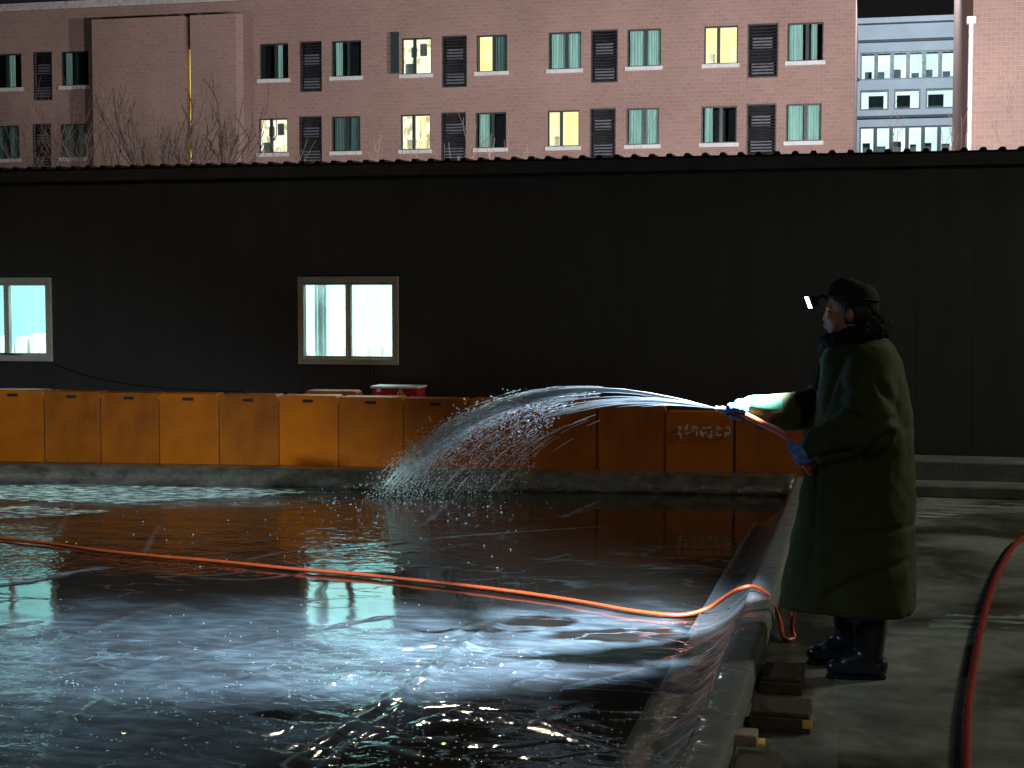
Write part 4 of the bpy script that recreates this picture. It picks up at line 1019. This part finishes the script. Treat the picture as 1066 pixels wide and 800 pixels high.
tr_o = a.build('trousers', M['trouser'], per, smooth=True)
# gloves
def glove(center, axis, palm_dir, wrist, name='glove', r=.022, sc=1.0):
    """hand closed round a hose running along axis through center; palm_dir points from hose to back of hand"""
    ax = Vector(axis).normalized(); pd = Vector(palm_dir); pd = (pd-ax*pd.dot(ax)).normalized(); sd = ax.cross(pd)
    a = MB(); C0 = Vector(center)
    def P_(al, ang, rad): return C0+ax*al+(pd*math.cos(ang)+sd*math.sin(ang))*rad
    # palm
    for al in (-.030, -.010, .012, .032): capsule(a, P_(al, -.9, r+.016), P_(al, .75, r+.018), .017*sc, .017*sc, 10)
    lens = [(.036, 3.5), (.013, 3.9), (-.010, 3.7), (-.032, 3.2)]
    for al, end in lens:                    # four fingers curling round
        prev = None; st = .75; nseg = 3
        for k_ in range(nseg+1):
            ang = st+(end-st)*k_/nseg; q = P_(al+.002*k_, ang, r+.010+(.006 if k_ == 0 else 0))
            if prev is not None: capsule(a, prev, q, .0125*sc-.001*(k_-1), .0118*sc-.001*k_, 8)
            prev = q
    # thumb leaves the palm's side and lies along the hose
    q0, q1, q2 = P_(.018, -1.1, r+.014), P_(.050, -1.6, r+.013), P_(.078, -1.9, r+.006)
    capsule(a, q0, q1, .016*sc, .013*sc, 8); capsule(a, q1, q2, .013*sc, .011*sc, 8)
    capsule(a, P_(-.005, -.1, r+.022), Vector(wrist), .030*sc, .032*sc, 12)
    o = a.build(name, M['glove'], per); remesh(o, .0042, 2, .5); return o
hoseN = [pp(753, 427, -.02), pp(764, 429, -.02), pp(777, 433, -.03), pp(795, 442, -.08), pp(812, 450, -.16), pp(826, 461, -.24), pp(832, 474, -.27)]
gR = glove(pp(767, 430, -.02), hoseN[0]-hoseN[2], (.15, .1, 1), pp(787, 423, .02), r=.014)
gL = glove(pp(833, 475, -.27), hoseN[5]-hoseN[6]+Vector((0, 0, .01)), (.5, -.9, -.1), pp(842, 466, -.27), r=.014)

# ------------------------------------------------------------------ hoses
def spl(P_, n=10):
    P_ = [Vector(p) for p in P_]; out = []
    for i in range(len(P_)-1):
        p0, p1, p2, p3 = P_[max(i-1, 0)], P_[i], P_[i+1], P_[min(i+2, len(P_)-1)]
        for k in range(n):
            t = k/n; out.append(.5*((2*p1)+(-p0+p2)*t+(2*p0-5*p1+4*p2-p3)*t*t+(-p0+3*p1-3*p2+p3)*t**3))
    out.append(P_[-1]); return out
hs = thing('garden_hose', 'bright orange hose from the ice over the rail up to the man\'s hands', 'hose', tuple(on_z(700, 640)))
gp = [on_z(x, y, .022) for x, y in ((-160, 548), (-60, 554), (0, 560.5), (50, 566), (100, 573), (160, 579), (220, 584), (300, 592), (360, 597), (420, 603), (480, 609.5), (540, 617), (600, 626), (650, 635), (690, 640), (715, 640))]
gp += [on_z(738, 633, .05), on_z(755, 622, .12), on_z(770, 613.5, .185), on_z(783, 611, .20), on_z(797, 617, .19), on_z(806, 632, .12), on_z(812, 648, .05)]
y_ = on_z(816, 665, .018); gp += [y_, y_+Vector((.045, .03, 0)), on_Y(824, 652, y_.y+.05), on_Y(828, 625, y_.y+.04), on_Y(834, 580, PY+.36), on_Y(842, 520, PY+.3)]
gp2 = [pp(846, 500, -.2)]
a = MB()
a.tube(spl(gp, 8), .0115, 8); a.build('tube', M['hose_o'], hs, smooth=True)
a = MB(); up_ = spl([pp(856, 505, .0), pp(848, 496, -.12), pp(840, 486, -.22)]+hoseN[::-1], 8); a.tube(up_, .0150, 10); a.build('tube', M['hose_o'], hs, smooth=True)
nz0 = hoseN[0]; nd = (hoseN[0]-hoseN[1]).normalized()
a = MB(); a.tube([nz0-nd*.01, nz0+nd*.012, nz0+nd*.014, nz0+nd*.030, nz0+nd*.034], [.016, .017, .013, .011, .014], 12); a.build('nozzle', M['brass'], hs, smooth=False, bevel=.001)
# small orange bracket/handle by the rail
rh = thing('supply_hose', 'thick dark red hose curving along the yard at the right', 'hose', tuple(on_z(1010, 760)))
pts = [on_z(x, y, .026) for x, y in ((1004, 860), (1005.5, 800), (1007, 745), (1012, 705), (1021, 655), (1032, 615), (1045, 585), (1062, 562), (1095, 545), (1150, 535))]
a = MB(); a.tube(spl(pts, 12), .018, 14); a.build('tube', M['hose_r'], rh, smooth=True)

# ------------------------------------------------------------------ water spray
random.seed(12)
W0 = nz0+nd*.034
def traj(s, t, js=(0, 0, 0)):
    land = on_z(392+130*s, 516-4*s) if True else None
    a_ = .36-.66*s; z0 = W0.z; b_ = a_+z0
    p = W0.lerp(land, t); p.z = z0+a_*t-b_*t*t
    return p+Vector(js)*t
wm = MB()
def strand(s, t0, t1, r, jit=.0, seg=22):
    j = (random.gauss(0, jit), random.gauss(0, jit), random.gauss(0, jit)); pts = []; rs = []
    for i in range(seg+1):
        t = t0+(t1-t0)*i/seg; p = traj(s, t, j)+Vector((0, 0, .006*noise.noise(Vector((t*14, s*9, j[0]*50)))*t*2))
        pts.append(p); rs.append(r*(.35+.65*min(1, 6*min(i/seg, 1-i/seg)))*(1+.35*noise.noise(Vector((t*40, s*30, 1)))))
    wm.tube(pts, rs, 5, cap=False)
for i in range(22): strand(random.gauss(.0, .03), 0, random.uniform(.34, .60), random.uniform(.002, .0042), .012)
for i in range(16): strand(random.gauss(.58, .06), 0, random.uniform(.25, .5), random.uniform(.0015, .0036), .012)
for i in range(10): strand(random.uniform(.05, .9), 0, random.uniform(.1, .3), .0014, .008)
for i in range(300):
    t0 = random.uniform(.22, .85); strand(abs(random.gauss(.02, .12)), t0, t0+random.uniform(.04, .16), random.uniform(.0012, .0032), .05, 8)
for i in range(60):
    t0 = random.uniform(.36, .9); strand(random.uniform(.3, 1.0), t0, t0+random.uniform(.04, .14), random.uniform(.001, .0024), .07, 8)
def drop(s, t, jit, r, el):
    j = (random.gauss(0, jit), random.gauss(0, jit), random.gauss(0, jit)); p = traj(s, t, j); q = traj(s, t+.004, j)
    if p.z < .01: return
    d = (q-p).normalized(); u = d.orthogonal().normalized(); v = d.cross(u)
    vs = [p-d*r*el, p+d*r*el]+[p+(u*math.cos(k*math.pi/2)+v*math.sin(k*math.pi/2))*r for k in range(4)]
    wm.add(vs, [(0, 2+k, 2+(k+1) % 4) for k in range(4)]+[(1, 2+(k+1) % 4, 2+k) for k in range(4)])
for i in range(6500):
    t = random.betavariate(2.3, 2.0)*.82+.22; drop(abs(random.gauss(0, .11)), t, .02+.05*t, random.uniform(.0012, .003), random.uniform(5, 16))
for i in range(4200):
    t = .35+.65*random.random()**.8; drop(random.uniform(.1, 1.05)*min(1, t*1.3), t, .06, random.uniform(.001, .0026), random.uniform(4, 12))
for i in range(260):
    t = random.uniform(.4, .98); drop(-abs(random.gauss(0, .06)), t, .07, random.uniform(.002, .0045), random.uniform(1, 3))
for i in range(300):   # splash
    p = on_z(random.gauss(440, 40), random.gauss(516, 4)); p.z = abs(random.gauss(0, .05))+.01; wm.ball(p, random.uniform(.0015, .0035), 5, 4)
ws = wm.build('water_spray', M['spray'], smooth=True); tag(ws, 'arc of white water spraying from the hose nozzle onto the ice', 'water', kind='stuff')

# ------------------------------------------------------------------ pale beads added on the ice as glints
random.seed(77); bd = MB()
def bead(x_, y_, r0, r1):
    p = on_z(x_, y_, .006)
    if p.x > -.62 or p.y > 12: return
    rr_ = random.uniform(r0, r1); bd.ball(p, (rr_*random.uniform(1, 2.2), rr_*random.uniform(.8, 1.5), rr_*.6), 6, 4)
for i in range(230): bead(random.gauss(420, 90), random.gauss(700, 30), .001, .003)
for i in range(230): bead(random.uniform(300, 700), random.uniform(735, 800), .0015, .004)
for i in range(90): bead(random.uniform(0, 320), random.uniform(640, 790), .001, .0026)
for i in range(150): bead(random.gauss(430, 70), 515+abs(random.gauss(0, 14)), .002, .005)
for i in range(60): bead(random.uniform(60, 560), random.uniform(520, 600), .002, .004)
for px, h_, wd_, fl_ in ridges[:8]:
    L_ = smooth_pts(px)
    for i in range(34):
        q = random.choice(L_); bead(q[0]+random.gauss(0, 6), q[1]+random.gauss(0, 4), .002, .005)
tag(bd.build('glint_beads', M['beads'], smooth=True), 'tiny pale beads added over the wet ice as glints', 'ice', kind='stuff')
# ------------------------------------------------------------------ lighting
spot('headlamp_light', lp+hdir*.03, lp+aim*3, 2150, (.60, .80, 1), 90, .5, .03)
spot('ice_fill', (-9, 2.0, 5.0), (-4.0, 5.7, 0), 2400, (.55, .82, 1), 38, 1, .2)  # added cold fill for the near left ice, no known lamp
# facade floodlights on poles out of frame
for x_, p_ in ((-26, 450), (-8, 3400), (7, 7800)):
    area('facade_flood', (x_, 30, 5.5), (x_-2, YB, 9.5), p_, (1, .95, .95), 1.2, 1.2)
area('office_flood', (2.5, 60, 16), (3.2, YG, 9), 3000, (.74, .88, 1), .8, .8)
# yard lamps, with one added warm fill
spot('yard_led_left', (-15.5, 9.6, 2.6), (-7.0, 11.2, 0), 11000, (.62, 1, .95), 16, 1, .08)
spot('street_lamp_left', (-11.5, 3.0, 6.5), (-6.8, 12.8, .5), 215, (1, .76, .5), 60, 1, .06)
spot('street_lamp_right', (9.5, 12.6, 7.0), (2.0, 6, 0), 2300, (.95, 1, .74), 110, .6, .8)
spot('warm_fill', (5.5, -5, 7.5), (0, 8, .5), 650, (1, .93, .78), 80, .8, .3)  # added fill behind the camera for coat, boots, blocks and yard
spot('street_lamp_behind', (-4.5, 16.5, 6.3), (-1.25, 5.4, 0), 400, (1, .80, .55), 17, .9, .05)

# ------------------------------------------------------------------ render look
scene.view_settings.view_transform = 'Standard'; scene.view_settings.look = 'None'; scene.view_settings.exposure = 0; scene.view_settings.gamma = 1
scene.render.engine = 'CYCLES'
scene.cycles.use_denoising = True; scene.cycles.max_bounces = 10; scene.cycles.diffuse_bounces = 8; scene.cycles.transparent_max_bounces = 24; scene.cycles.caustics_reflective = False; scene.cycles.caustics_refractive = False
scene.cycles.sample_clamp_indirect = 6
bpy.context.view_layer.update()
